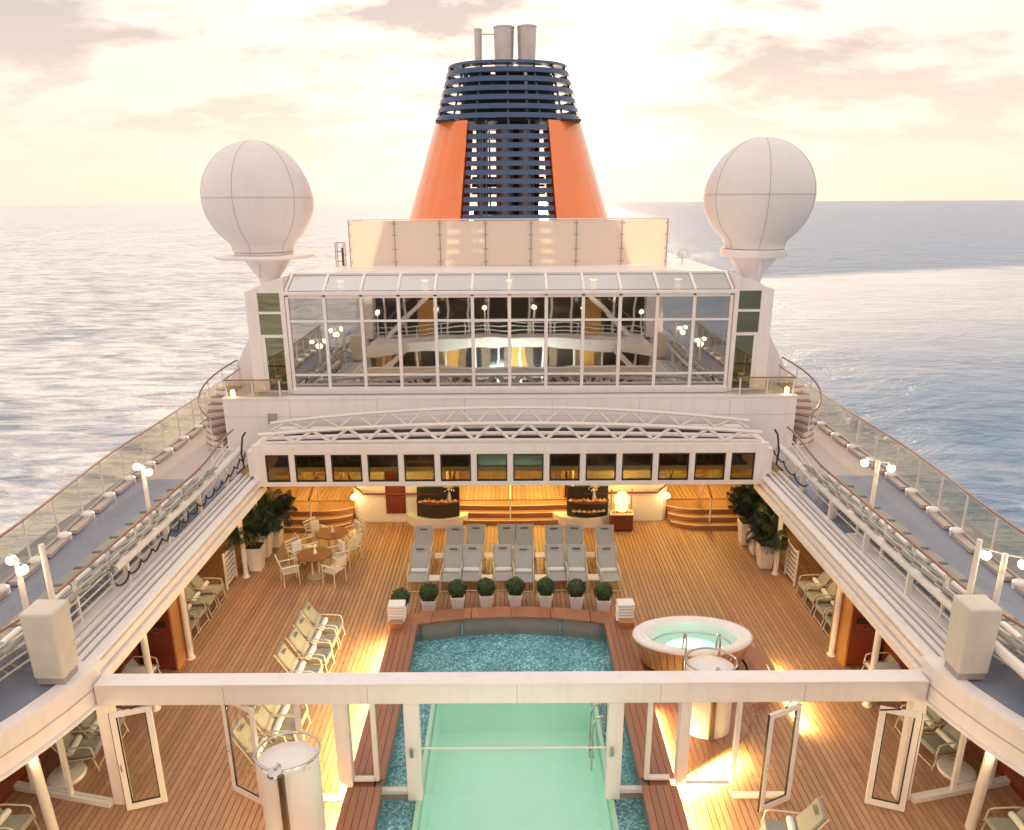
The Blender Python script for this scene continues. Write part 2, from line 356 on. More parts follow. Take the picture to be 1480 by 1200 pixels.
# ------------------------------------------------------------------ setting: sea, hull, decks
SEA = -16.0
mb = MB(); rs = [0, 30, 60, 120, 250, 500, 1000, 2000, 4000, 8000, 16000, 30000]; n = 64
V = [(0, 0, SEA)]; Fs = []
for r_ in rs[1:]:
    for k in range(n): V.append((r_ * math.cos(2 * math.pi * k / n), r_ * math.sin(2 * math.pi * k / n), SEA))
for k in range(n): Fs.append((0, 1 + k, 1 + (k + 1) % n))
for i in range(len(rs) - 2):
    for k in range(n): Fs.append((1 + i * n + k, 1 + (i + 1) * n + k, 1 + (i + 1) * n + (k + 1) % n, 1 + i * n + (k + 1) % n))
mb.add(V, Fs); tag(O('sea', mb, 'sea'), 'rippled sea reaching to the horizon', 'sea', kind='structure')

hull = thing('hull', 'white hull of the cruise ship under the open decks', 'hull', (0, 0, SEA), kind='structure')
out = [(-11.9, -35), (-11.9, 62), (-9.5, 80), (-4, 92), (4, 92), (9.5, 80), (11.9, 62), (11.9, -35), (8, -60), (0, -75), (-8, -60)]
O('lower_hull', MB().prism(out, SEA - 1, -1.75), 'hull_paint', hull)
for _, s in SIDES: O('side_plate', B(s * 11.75, s * 11.92, -35, 62, -1.75, .95), 'hull_paint', hull)
O('aft_block', B(-11.5, 11.5, 30.4, 62, -1.7, 2.9), 'hull_paint', hull)

deck = thing('pool_deck', 'teak planked pool deck', 'deck', (0, 0, 0), kind='structure')
def y_out(x): return 17.25 - .45 * (x / 3.1) ** 2
def y_in(x): return 16.82 - .40 * (x / 2.7) ** 2
# bed under the planks, open where the pool is
for x0, x1 in ((-11.7, -2.52), (2.52, 11.7)): O('caulking_bed', B(x0, x1, 1.0, 30, -.30, -.030), 'caulk', deck)
O('caulking_bed', MB().arcband(lambda x: 30.0, lambda x: y_in(x) + .05, [-2.52 + 5.04 * i / 16 for i in range(17)], -.30, -.030), 'caulk', deck)
unit = mesh_of('plank', MB().obox((0, 0, 0), (1, 1, 1)), 'teak', False)
PW = .125; GAP = .014
def plank(x, y0, y1):
    o = bpy.data.objects.new('plank', unit); COL.objects.link(o); o.parent = deck
    o.location = (x, (y0 + y1) / 2, -.0215); o.scale = (PW - GAP, y1 - y0 - .008, .043)
ncol = int(11.2 / PW)
for i in range(-ncol, ncol + 1):
    x = i * PW
    if abs(x) < 3.0:
        plank(x, max(y_out(x) - .2, 16.5), 20.4 + random.uniform(-2, 2)) if False else None
        c = random.uniform(19, 22); plank(x, y_out(x) - .2, c); plank(x, c, 24.6)
    elif abs(x) < 8.6:
        c = random.uniform(11.6, 17.5); plank(x, 7.6, c); plank(x, c, 24.0)
    else: plank(x, 7.6, 24.0)

# upper side promenades
for nm, s in SIDES:
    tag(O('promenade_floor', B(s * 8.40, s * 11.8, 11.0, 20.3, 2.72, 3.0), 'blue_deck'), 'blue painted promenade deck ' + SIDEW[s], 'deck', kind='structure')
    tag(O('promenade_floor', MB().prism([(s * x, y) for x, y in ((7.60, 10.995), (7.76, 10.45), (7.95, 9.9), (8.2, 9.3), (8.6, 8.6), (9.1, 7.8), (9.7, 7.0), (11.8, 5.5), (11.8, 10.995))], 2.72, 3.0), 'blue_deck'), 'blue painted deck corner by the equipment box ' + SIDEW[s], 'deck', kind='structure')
    tag(O('promenade_floor', B(s * 8.40, s * 11.8, 20.3, 30.4, 2.72, 3.002), 'pale_deck'), 'promenade deck coloured as sunlit by the stair ' + SIDEW[s], 'deck', kind='structure')  # paler floor colour stands in for sunlight on the far stretch
# ------------------------------------------------------------------ swimming pool
pool = thing('swimming_pool', 'swimming pool with blue mosaic shelf and green inner basin', 'pool', (0, 12, -1.6))
XL, XR, YT = -1.74, 1.86, 14.75
xs = [-2.5 + 5.0 * i / 20 for i in range(21)]
sh = MB().arcband(y_in, lambda x: YT, xs, -.30, -.13); sh.box(-2.5, XL, 7.4, YT, -.30, -.13); sh.box(XR, 2.5, 7.4, YT, -.30, -.13)
O('mosaic_shelf', sh, 'mosaic', pool)
bs = MB(); bs.box(XL - .1, XR + .1, 7.4, YT + .1, -1.6, -1.5); bs.box(XL - .1, XL, 7.4, YT, -1.5, -.31); bs.box(XR, XR + .1, 7.4, YT, -1.5, -.31); bs.box(XL - .1, XR + .1, YT, YT + .1, -1.5, -.31)
O('basin', bs, 'pool_tile', pool)
lp = MB(); lp.box(XL - .09, XL, 7.4, YT, -.128, .062); lp.box(XR, XR + .09, 7.4, YT, -.128, .062); lp.box(XL - .09, XR + .09, YT, YT + .09, -.128, .062)
O('basin_lip', lp, 'pool_lip', pool, bevel=.01)
wt = MB(); xs2 = [-2.5 + 5.0 * i / 20 for i in range(21)]
V = []; 
for x in xs2: V += [(x, 7.4, .045), (x, y_in(x), .045)]
wt.add(V, [(2 * i, 2 * i + 2, 2 * i + 3, 2 * i + 1) for i in range(20)])
O('water_surface', wt, 'pool_water', pool)
gw = MB(); gw.arcband(lambda x: y_in(x) + .10, lambda x: y_in(x) - .0, xs, -.13, .36); gw.box(-2.60, -2.5, 7.4, 16.45, -.13, .36); gw.box(2.5, 2.60, 7.4, 16.45, -.13, .36)
O('inner_wall', gw, 'grey_wall', pool)
for x in (-2.35, -1.3, 1.3, 2.35):
    O('wall_bracket', B(x - .025, x + .025, y_in(x) - .05, y_in(x) - .002, -.05, .34), 'steel', pool)
for s in (-1, 1):                                   # raised wooden surround, five boards a side
    xa = 2.44
    for k in range(5):
        w_ = .136; x0 = xa + k * w_
        for y0, y1 in ((7.6, 10.98), (11.16, 13.9), (13.905, 16.42)):
            O('rim_board', B(s * x0, s * (x0 + w_ - .010), y0 + .004, y1 - .004, .41, .45), 'rim_wood', pool)
    O('rim_wall', B(s * 2.62, s * 3.02, 7.6, 16.4, -.02, .405), 'rim_wood', pool)
ed = [-3.12, -2.1, -1.05, 0, 1.05, 2.1, 3.12]
for a, b in zip(ed[:-1], ed[1:]):
    xx = [a + .006 + (b - a - .012) * i / 6 for i in range(7)]
    O('coping', MB().arcband(y_out, lambda x: y_in(x) - .06 if abs(x) < 2.72 else 16.43, xx, .38, .452), 'rim_wood', pool, bevel=.012)
    O('coping_wall', MB().arcband(lambda x: y_out(x) - .07, lambda x: y_in(x) + .11 if abs(x) < 2.6 else 16.45, xx, -.02, .378), 'rim_wood', pool)
lamp('pool_fill_light', (.06, 7.45, -.75), 800, (.85, 1.0, .88), parent=pool, kind='AREA', shape='RECTANGLE', size=3.2, size_y=1.0, rot=(R(90), 0, R(180)))  # unseen underwater lamp added to brighten the basin
# under-rim light strips
for s in (-1, 1):
    st = thing('light_strip', 'warm light strip under the wooden pool edge ' + SIDEW[s], 'light', (s * 3.05, 12, .30))
    O('diffuser', B(s * 3.025, s * 3.05, 8.0 if s < 0 else 9.5, 16.2 if s < 0 else 13.2, .30, .34), 'led', st)
    y0, y1 = (8.0, 16.2) if s < 0 else (9.5, 13.2)
    lamp('strip_light', (s * 3.10, (y0 + y1) / 2, .36), 330 if s < 0 else 130, (1, .72, .28), parent=st, kind='AREA', shape='RECTANGLE', size=.08, size_y=y1 - y0, rot=(0, R(-50) * s, 0))
# pool ladder
ld = thing('pool_ladder', 'small steel ladder at the edge of the inner basin', 'ladder', (1.75, 12.9, -.6))
for y in (12.7, 13.1):
    O('handrail', MB().tube([(1.72, y, -.8), (1.72, y, .35), (1.78, y, .55), (1.92, y, .6), (2.05, y, .5), (2.08, y, -.13)], .022), 'steel', ld, smooth=True)
for z in (-.5, -.2): O('tread', B(1.68, 1.78, 12.71, 13.09, z, z + .03), 'steel', ld)
# ------------------------------------------------------------------ hot tub
tx, ty = 4.32, 14.92; RY = .55
TUBZ = .10
tub = thing('hot_tub', 'oval hot tub with white rim and flared wooden staves', 'hot tub', (tx, ty, 0))
nst = 44
for k in range(nst):
    a0, a1 = 2 * math.pi * k / nst + .006, 2 * math.pi * (k + 1) / nst - .006
    O('stave', MB().lathe([(1.12, .30), (1.18, .30), (1.40, .93), (1.34, .93)], (tx, ty, TUBZ), 1, 1, RY, a0, a1), 'tub_wood', tub)
O('backing', MB().lathe([(1.08, .3), (1.12, .3), (1.335, .92), (1.2, .92)], (tx, ty, TUBZ), 48, 1, RY, caps=False), 'caulk', tub, smooth=True)
O('rim', MB().lathe([(1.30, .90), (1.41, .92), (1.43, .97), (1.40, 1.02), (1.30, 1.045), (1.15, 1.035), (1.07, .98), (1.04, .90), (.92, .55), (.70, .30), (.0, .28)], (tx, ty, TUBZ), 64, 1, RY, caps=False), 'tub_shell', tub, smooth=60)
O('seat_ring', MB().lathe([(.93, .70), (.62, .66), (.60, .3)], (tx, ty, TUBZ), 48, 1, RY, caps=False), 'pool_tile', tub, smooth=True)
O('water_surface', MB().lathe([(1.038, .90), (.0, .90)], (tx, ty, TUBZ), 48, 1, RY, caps=False), 'pool_water', tub)
lamp('tub_light', (tx, ty + .2, .62), 5, (.7, 1, .8), .12, tub)
for x in (-.38, .38):
    O('handrail', MB().tube([(tx + x, ty - .90, .28), (tx + x, ty - .90, 1.5), (tx + x, ty - .82, 1.64), (tx + x, ty - .70, 1.58), (tx + x, ty - .66, 1.35), (tx + x, ty - .62, 1.02)], .024), 'steel', tub, smooth=True)
O('jet_knob', MB().lathe([(.03, 1.03), (.03, 1.06), (0, 1.065)], (tx - 1.05, ty - .38, 0), 12), 'steel', tub)
# low platform round the tub, in stepped curved boards
plat = thing('tub_platform', 'low curved teak platform stepping round the hot tub', 'platform', (4.6, 13.4, 0))
for k, r_ in enumerate((1.98, 1.80, 1.62, 1.44)):
    O('curved_board', MB().lathe([(r_ - .165, .0), (r_, .0), (r_, .24 + .02 * k), (r_ - .165, .24 + .02 * k)], (tx + .12, ty - .05, 0), 40, .96, .80, R(-125), R(100)), 'rim_wood', plat)
O('platform_body', MB().lathe([(0, .0), (1.25, .0), (1.25, .28), (0, .28)], (tx + .05, ty - .05, 0), 48, 1, .80), 'rim_wood', plat)
poly = [(3.13, 11.25), (3.13, 14.2), (5.35, 13.55), (5.3, 13.1), (4.75, 12.3)]
nb = 15
def clip_strip(poly, a, b):
    def cl(P, sgn, c):
        o = []
        for i in range(len(P)):
            p, q = P[i], P[(i + 1) % len(P)]; dp, dq = sgn * (p[0] - c), sgn * (q[0] - c)
            if dp >= 0: o.append(p)
            if (dp >= 0) != (dq >= 0):
                t = dp / (dp - dq); o.append((p[0] + (q[0] - p[0]) * t, p[1] + (q[1] - p[1]) * t))
        return o
    P = cl(poly, 1, a); return cl(P, -1, b) if len(P) > 2 else P
for k in range(18):
    a = 3.13 + k * .126; P = clip_strip(poly, a, a + .116)
    if len(P) > 2: O('platform_board', MB().prism(P, .26, .30), 'rim_wood', plat)
inner = [(3.2, 11.55), (3.2, 14.1), (5.2, 13.5), (5.15, 13.1), (4.65, 12.4)]
O('platform_core', MB().prism(inner, 0, .255), 'caulk', plat)
ps = thing('light_strip', 'warm light strip glowing under the tub platform edge', 'light', (3.9, 11.75, .2))
O('diffuser', MB().bar((3.25, 11.50, .2), (4.62, 12.33, .2), .03, .04), 'led', ps)
lamp('strip_light', (3.98, 11.74, .24), 75, (1, .72, .28), parent=ps, kind='AREA', shape='RECTANGLE', size=.08, size_y=1.6, rot=Matrix.Rotation(R(-59), 3, 'Z').to_4x4().to_euler())
ps2 = thing('light_strip', 'warm light strip glowing behind the curved tub steps', 'light', (6.25, 14.2, .1))
O('diffuser', B(6.22, 6.26, 13.3, 15.1, .08, .13), 'led', ps2)
lamp('strip_light', (6.34, 14.1, .16), 60, (1, .7, .25), parent=ps2, kind='AREA', shape='RECTANGLE', size=.08, size_y=2.2, rot=(0, R(-35), 0))
# showers
def shower(x, y, h, label, rot=0.0):
    t = thing('shower_column', label, 'shower', (x, y, 0), rot)
    O('column', MB().lathe([(.50, 0), (.50, h - .02), (.47, h), (0, h)], (0, 0, 0), 40, 1, .8), 'white', t, smooth=40, world=False)
    O('base_ring', MB().lathe([(.50, .02), (.535, .02), (.535, .09), (.50, .09)], (0, 0, 0), 40, 1, .8), 'steel', t, smooth=True, world=False)
    O('pipe', B(-.05, .05, -.455, -.385, .05, h + .02), 'bronze', t, bevel=.01, world=False)
    O('hoop', MB().tube([(.52 * math.cos(a), .44 * math.sin(a), h + .13) for a in [2 * math.pi * k / 40 for k in range(40)]], .022, 8, True), 'steel', t, smooth=True, world=False)
    for a in (.4, 2.74, 3.9, 5.5): O('hoop_bracket', MB().tube([(.46 * math.cos(a), .37 * math.sin(a), h - .05), (.52 * math.cos(a), .44 * math.sin(a), h + .13)], .014), 'steel', t, world=False)
    O('shower_arm', MB().tube([(0, -.42, h - .1), (0, -.42, h + .22), (0, -.48, h + .30), (.0, -.60, h + .30)], .03), 'steel', t, smooth=True, world=False)
    O('shower_head', MB().lathe([(.0, h + .31), (.11, h + .30), (.12, h + .26), (.0, h + .25)], (0, -.64, 0), 20), 'steel', t, smooth=True, world=False)
    return t
shower(4.12, 12.75, 1.78, 'white shower column standing beside the hot tub')
shower(-3.72, 9.85, 2.15, 'white shower column with a steel hoop, near the open glass doors')
# ------------------------------------------------------------------ front beam with glass screens
scr = thing('glass_screen_wall', 'white portal beam over glass screens crossing the pool', 'screen wall', (0, 11.1, 0))
O('beam', B(-7.52, 7.52, 11.0, 11.28, 2.27, 2.68), 'white', scr, bevel=.02)
O('beam_cap', B(-7.5, 7.5, 10.97, 11.31, 2.683, 2.73), 'white', scr, bevel=.012)
for x in (-5.2, -2.6, .1, 2.7, 5.3): O('weld_seam', B(x - .005, x + .005, 10.994, 10.999, 2.29, 2.66), 'seam', scr)
def post(x, w, z0=0.0, d=.2): O('post', B(x - w / 2, x + w / 2, 11.14 - d / 2, 11.14 + d / 2, z0, 2.268), 'white', scr, bevel=.012)
for x, w in ((-7.46, .26), (7.46, .26), (-3.14, .27), (3.20, .20), (-1.84, .28), (1.92, .28)): post(x, w, .0 if abs(x) > 2.8 else .06)
for x, z0 in ((-2.56, .47), (2.56, .47), (-3.95, .07), (4.2, .32)): post(x, .09, z0, .1)
def pane(x0, x1, z0, z1, y=11.14): O('pane', B(x0, x1, y - .006, y + .006, z0, z1), 'glass', scr)
def rail(x0, x1, z0, z1): O('screen_rail', B(x0, x1, 11.09, 11.19, z0, z1), 'white', scr, bevel=.008)
for s in (-1, 1):
    rail(s * 1.985, s * 2.50, .16, .26); O('sill_plate', B(s * 1.99, s * 2.5, 11.08, 11.2, .05, .158), 'grey_wall', scr)
    pane(s * 1.985, s * 2.51, .26, 2.265)
    rail(s * 2.61, s * 3.0, .46, .52); pane(s * 2.61, s * 3.0, .52, 2.265)
rail(-3.90, -3.28, .02, .10); pane(-3.90, -3.28, .10, 2.265)
rail(3.31, 4.15, .31, .37); pane(3.31, 4.15, .37, 2.265)
rail(4.25, 5.3, .02, .10); pane(4.25, 4.72, .10, 2.265)
rail(-4.7, -4.0, .02, .10); pane(-4.7, -4.0, .10, 2.265)
O('pool_gate_bar', MB().tube([(-1.7, 11.12, 1.20), (1.78, 11.12, 1.20)], .018), 'white_pipe', scr)
pane(-1.69, 1.77, .12, 1.19); 
for s in (-1, 1): O('gate_bracket', B(s * 1.86 - .03, s * 1.86 + .03, 10.985, 11.03, 1.1, 1.28), 'steel', scr)
def glass_door(hinge, tip, label, grp='open glass doors'):
    h = Vector(hinge); t_ = Vector(tip); w = (t_ - h).length; a = math.atan2(t_.y - h.y, t_.x - h.x)
    d = thing('glass_door', label, 'door', (h.x, h.y, 0), a, grp); z0, z1 = .06, 2.22; th = .03
    for x0, x1, za, zb in ((0, .10, z0, z1), (w - .10, w, z0, z1), (.101, w - .101, z0, z0 + .13), (.101, w - .101, z1 - .10, z1)):
        O('stile' if za == z0 and zb == z1 else 'door_rail', B(x0, x1, -th, th, za, zb), 'white', d, bevel=.006, world=False)
    O('gasket', B(.10, w - .10, -.012, .012, z0 + .125, z0 + .15).box(.0995, .118, -.016, .016, z0 + .151, z1 - .10).box(w - .118, w - .0995, -.016, .016, z0 + .151, z1 - .10).box(-.012, -.001, -.02, .02, z0, z1), 'black_rubber', d, world=False)
    O('pane', B(.119, w - .119, -.006, .006, z0 + .151, z1 - .10), 'glass', d, world=False)
    O('door_handle', MB().tube([(.05, -.03, 1.0), (.05, -.08, 1.0), (.05, -.08, 1.12), (.05, -.03, 1.12)], .01), 'steel', d, world=False)
    O('closer_arm', MB().bar((w * .5, .0, z1 + .015), (w * 1.05, .16, z1 + .03), .02), 'black_rubber', d, world=False)
    return d
glass_door((-7.24, 10.86), (-6.58, 11.07), 'open white glass door hinged at the beam end post, dining table side')
glass_door((-5.42, 11.36), (-4.68, 10.95), 'open white glass door behind the left shower column'.replace('left ', 'hooped '))
glass_door((4.60, 10.74), (5.28, 11.04), 'open white glass door beside the hot tub platform')
glass_door((7.32, 10.74), (6.68, 10.95), 'open white glass door hinged at the beam end post, hot tub side')
for s in (-1, 1):                                   # side screens running aft-outward from the end post
    t = thing('side_screen', 'angled glass side screen and sill ' + SIDEW[s], 'screen', (s * 8.5, 11.3, 0))
    O('sill', MB().bar((s * 7.62, 11.03, .05), (s * 10.4, 11.62, .05), .14, .10), 'white', t)
    for u in (.52, 1.0):
        p = Vector((s * (7.62 + 1.70 * u), 11.03 + .36 * u, 0)); O('screen_post', MB().bar(p + Vector((0, 0, .1)), p + Vector((0, 0, 2.45)), .08), 'white', t)
    O('pane', MB().bar((s * 7.66, 11.04, 1.25), (s * 9.28, 11.38, 1.25), .012, 2.3), 'glass', t)
    b = thing('parasol_base', 'round white parasol base on the deck by the side screen ' + SIDEW[s], 'parasol base', (s * 8.9, 11.75, 0))
    O('disc', MB().lathe([(0, 0), (.33, 0), (.35, .04), (.33, .09), (.10, .13), (0, .13)], (s * 8.9, 11.75, 0), 32), 'white', b, smooth=40)
    O('stem', MB().tube([(s * 8.9, 11.75, .1), (s * 8.9, 11.75, .95)], .022), 'steel', b, smooth=True)
# ------------------------------------------------------------------ side beams, tracks, columns
for nm, s in SIDES:
    t = thing('roof_track', 'long white grooved roof track beam ' + SIDEW[s], 'track', (s * 8.0, 15, 2.4))
    O('track_web', B(s * 7.74, s * 7.94, 11.3, 20.9, 2.42, 2.86), 'white', t)
    for k, (x0, x1, z0, z1) in enumerate(((7.60, 7.738, 2.40, 2.60), (7.66, 7.738, 2.66, 2.80), (7.66, 7.88, 2.865, 2.93), (7.935, 8.04, 2.865, 2.955), (8.095, 8.18, 2.865, 2.965), (8.24, 8.34, 2.865, 3.03))):
        O('track_rail', B(s * x0, s * x1, 11.3, 20.85 - .03 * k, z0, z1), 'white', t, bevel=.01)
    O('track_bed', B(s * 7.90, s * 8.36, 11.3, 20.85, 2.78, 2.862), 'dark', t)
    O('track_cover', B(s * 8.36, s * 8.72, 11.3, 16.3, 3.01, 3.055), 'white', t, bevel=.008)
    # fascia beam curving outward towards the bow
    f = thing('fascia_beam', 'wide white fascia beam flaring from the portal beam ' + SIDEW[s], 'beam', (s * 7.9, 9.5, 2.3))
    ctr = [(7.52, 11.28), (7.56, 10.95), (7.68, 10.45), (7.86, 9.9), (8.12, 9.3), (8.5, 8.6), (9.0, 7.8), (9.6, 7.0)]
    def loft(inner, outer, z0, z1):
        m_ = MB(); V = []; Fc = []
        for x, y in ctr: V += [(s * (x + inner), y, z0), (s * (x + outer), y, z0), (s * (x + outer), y, z1), (s * (x + inner), y, z1)]
        for i in range(len(ctr) - 1):
            for k in range(4):
                q = (i * 4 + k, i * 4 + (k + 1) % 4, i * 4 + 4 + (k + 1) % 4, i * 4 + 4 + k); Fc.append(q if s > 0 else q[::-1])
        e = (len(ctr) - 1) * 4; Fc += [(3, 2, 1, 0), (e, e + 1, e + 2, e + 3)]
        return m_.add(V, Fc)
    O('fascia', loft(0, .16, 2.30, 2.94), 'white', f, smooth=50)
    O('fascia_lip', loft(-.05, .24, 2.945, 3.03), 'white', f, smooth=50)
    O('fascia_flange', loft(-.06, .1, 2.25, 2.295), 'white', f, smooth=50)
    O('fascia_seam', loft(-.012, .05, 2.60, 2.625), 'seam', f)
    # columns under the promenade
    for k, (y, x) in enumerate(((20.9, 8.05), (19.75, 8.12), (15.65, 8.08), (13.75, 8.08))):
        words = ('behind the planters', 'in front of the palm planters', 'beside the wooden locker', 'between locker and portal beam')[k]
        c = thing('deck_column', 'round white deck column %s %s' % (words, SIDEW[s]), 'column', (s * x, y, 0))
        O('shaft', MB().tube([(s * x, y, 0), (s * x, y, 2.42)], .072, 16), 'white_pipe', c, smooth=True)
        O('foot_ring', MB().lathe([(.072, 0), (.11, 0), (.11, .03), (.072, .04)], (s * x, y, 0), 16), 'white_pipe', c, smooth=True)
        O('lamp_cap', MB().lathe([(.0, 2.33), (.07, 2.34), (.08, 2.41), (0, 2.415)], (s * (x - .12), y - .02, 0), 14), 'lamp_warm', c, smooth=True)
        if k in (1, 2, 3): lamp('column_light', (s * (x - .14), y - .05, 2.27), 6, (1, .62, .22), .05, c)
    # ceiling panel lamp
    pl = thing('ceiling_lamp', 'square lit ceiling lamp under the promenade ' + SIDEW[s], 'lamp', (s * 8.35, 18.4, 2.6))
    O('housing', B(s * 8.1, s * 8.6, 18.15, 18.65, 2.62, 2.70), 'white', pl)
    O('diffuser', B(s * 8.13, s * 8.57, 18.18, 18.62, 2.56, 2.618), 'lamp_warm', pl)
    lamp('ceiling_light', (s * 8.35, 18.4, 2.5), 40, (1, .66, .26), .2, pl)
    # wooden lockers
    lk = thing('locker', 'dark red wooden locker under the promenade ' + SIDEW[s], 'locker', (s * 8.6, 15.6, 0))
    O('front_panel', B(s * 8.22, s * 8.98, 15.16, 15.22, .06, 2.30), 'red_wood', lk)
    O('side_panel', B(s * 8.17, s * 8.215, 15.16, 16.05, .0, 2.30), 'orange_wood', lk)  # orange colour stands in for the light on this side
    O('carcass', B(s * 8.22, s * 9.9, 15.225, 16.05, 0, 2.28), 'red_wood', lk)
    O('slot', B(s * 8.32, s * 8.86, 15.148, 15.158, 1.20, 1.36), 'dark', lk)
    O('name_plate', B(s * 8.50, s * 8.68, 15.150, 15.158, 1.04, 1.08), 'steel', lk)
    O('door_inset', B(s * 8.34, s * 8.86, 15.146, 15.158, .15, .98), 'red_wood', lk, bevel=.006)
    l2 = thing('cabinet', 'dark red wood cabinet behind the locker ' + SIDEW[s], 'cabinet', (s * 9.5, 14.4, 0))
    O('carcass', B(s * 9.05, s * 9.75, 13.6, 15.1, 0, 1.9), 'red_wood', l2, bevel=.01)
    O('counter_top', B(s * 9.02, s * 9.78, 13.57, 15.12, 1.903, 1.95), 'red_wood', l2)
    st = thing('side_table', 'low white table top beside the column ' + SIDEW[s], 'table', (s * 8.6, 14.1, 0))
    O('table_top', B(s * 8.25, s * 8.95, 13.8, 14.35, .66, .70), 'china', st, bevel=.01)
    for dx in (8.32, 8.88):
        for y in (13.87, 14.28): O('leg', B(s * dx - .02, s * dx + .02, y - .02, y + .02, 0, .658), 'chair_frame', st)
    # bulwark with rails under the promenade
    bw = thing('bulwark', 'dark wood bulwark with rails under the promenade ' + SIDEW[s], 'bulwark', (s * 9.8, 12, 0))
    O('panel', B(s * 9.75, s * 9.85, 8.5, 13.55, 0, .75), 'red_wood', bw)
    O('cap', B(s * 9.68, s * 9.92, 8.5, 13.55, .753, .80), 'rail_wood', bw)
    for z in (1.0, 1.25, 1.5): O('rail', MB().tube([(s * 9.8, 8.5, z), (s * 9.8, 13.55, z)], .02), 'white_pipe', bw, smooth=True)
    for y in (9, 10.5, 12, 13.4): O('rail_post', MB().tube([(s * 9.8, y, .8), (s * 9.8, y, 1.55)], .02), 'white_pipe', bw)
    pw_ = thing('promenade_shade_wall', 'added dark wall shading the space under the promenade ' + SIDEW[s], 'wall', (s * 10.7, 18, 0))  # wall added to keep outside light from under the promenade
    O('wall', B(s * 10.65, s * 10.8, 13.6, 24.5, 0, 2.715), 'interior', pw_)
    for k in range(5): O('window', B(s * 10.62, s * 10.645, 14.4 + 2.0 * k, 15.8 + 2.0 * k, .9, 2.1), 'dark_glass_wall', pw_)  # dark panes set into the added wall
    # small slatted side gate by the planters
    gt = thing('slatted_gate', 'small white slatted gate under the promenade ' + SIDEW[s], 'gate', (s * 8.35, 19.4, 0))
    for y in (19.0, 19.75): O('gate_post', B(s * 8.40, s * 8.45, y, y + .05, 0, 1.15), 'white', gt)
    for k in range(7): O('slat', B(s * 8.405, s * 8.445, 19.052, 19.748, .12 + .15 * k, .19 + .15 * k), 'white', gt)
    # lamp post under fascia in front
    lpn = thing('lamp_column', 'white column with clustered globe lamps under the fascia ' + SIDEW[s], 'lamp', (s * 8.38, 10.45, 0))
    O('shaft', MB().tube([(s * 8.35, 10.40, 0), (s * 8.20, 10.1, 2.25)], .085, 16), 'white_pipe', lpn, smooth=True)
    for dx, dy, dz_ in ((.17, .10, 2.02), (-.14, .12, 2.22), (.08, -.14, 2.12)):
        O('globe', MB().lathe([(.085 * math.sin(q), -.085 * math.cos(q)) for q in [math.pi * i / 10 for i in range(11)]], (s * (8.22 + dx), 10.15 + dy, dz_), 16), 'globe', lpn, smooth=True)
    lamp('globe_light', (s * 8.05, 9.95, 2.05), 14, (1, .7, .34), .1, lpn)
    # equipment boxes
    bx_ = thing('equipment_box', 'canvas covered equipment box on the promenade edge ' + SIDEW[s], 'box', (s * 7.95, 10.75, 3.0))
    O('cover', MB().obox((s * 7.95, 10.80, 3.80), (.56, .52, 1.28), None, .93), 'canvas', bx_, bevel=.04)
    O('plinth', B(s * 7.72, s * 8.18, 10.6, 11.0, 3.035, 3.155), 'grey_box', bx_)
    O('track_end', B(s * 7.62, s * 8.36, 11.04, 11.29, 2.78, 3.02), 'white', bx_, bevel=.02)
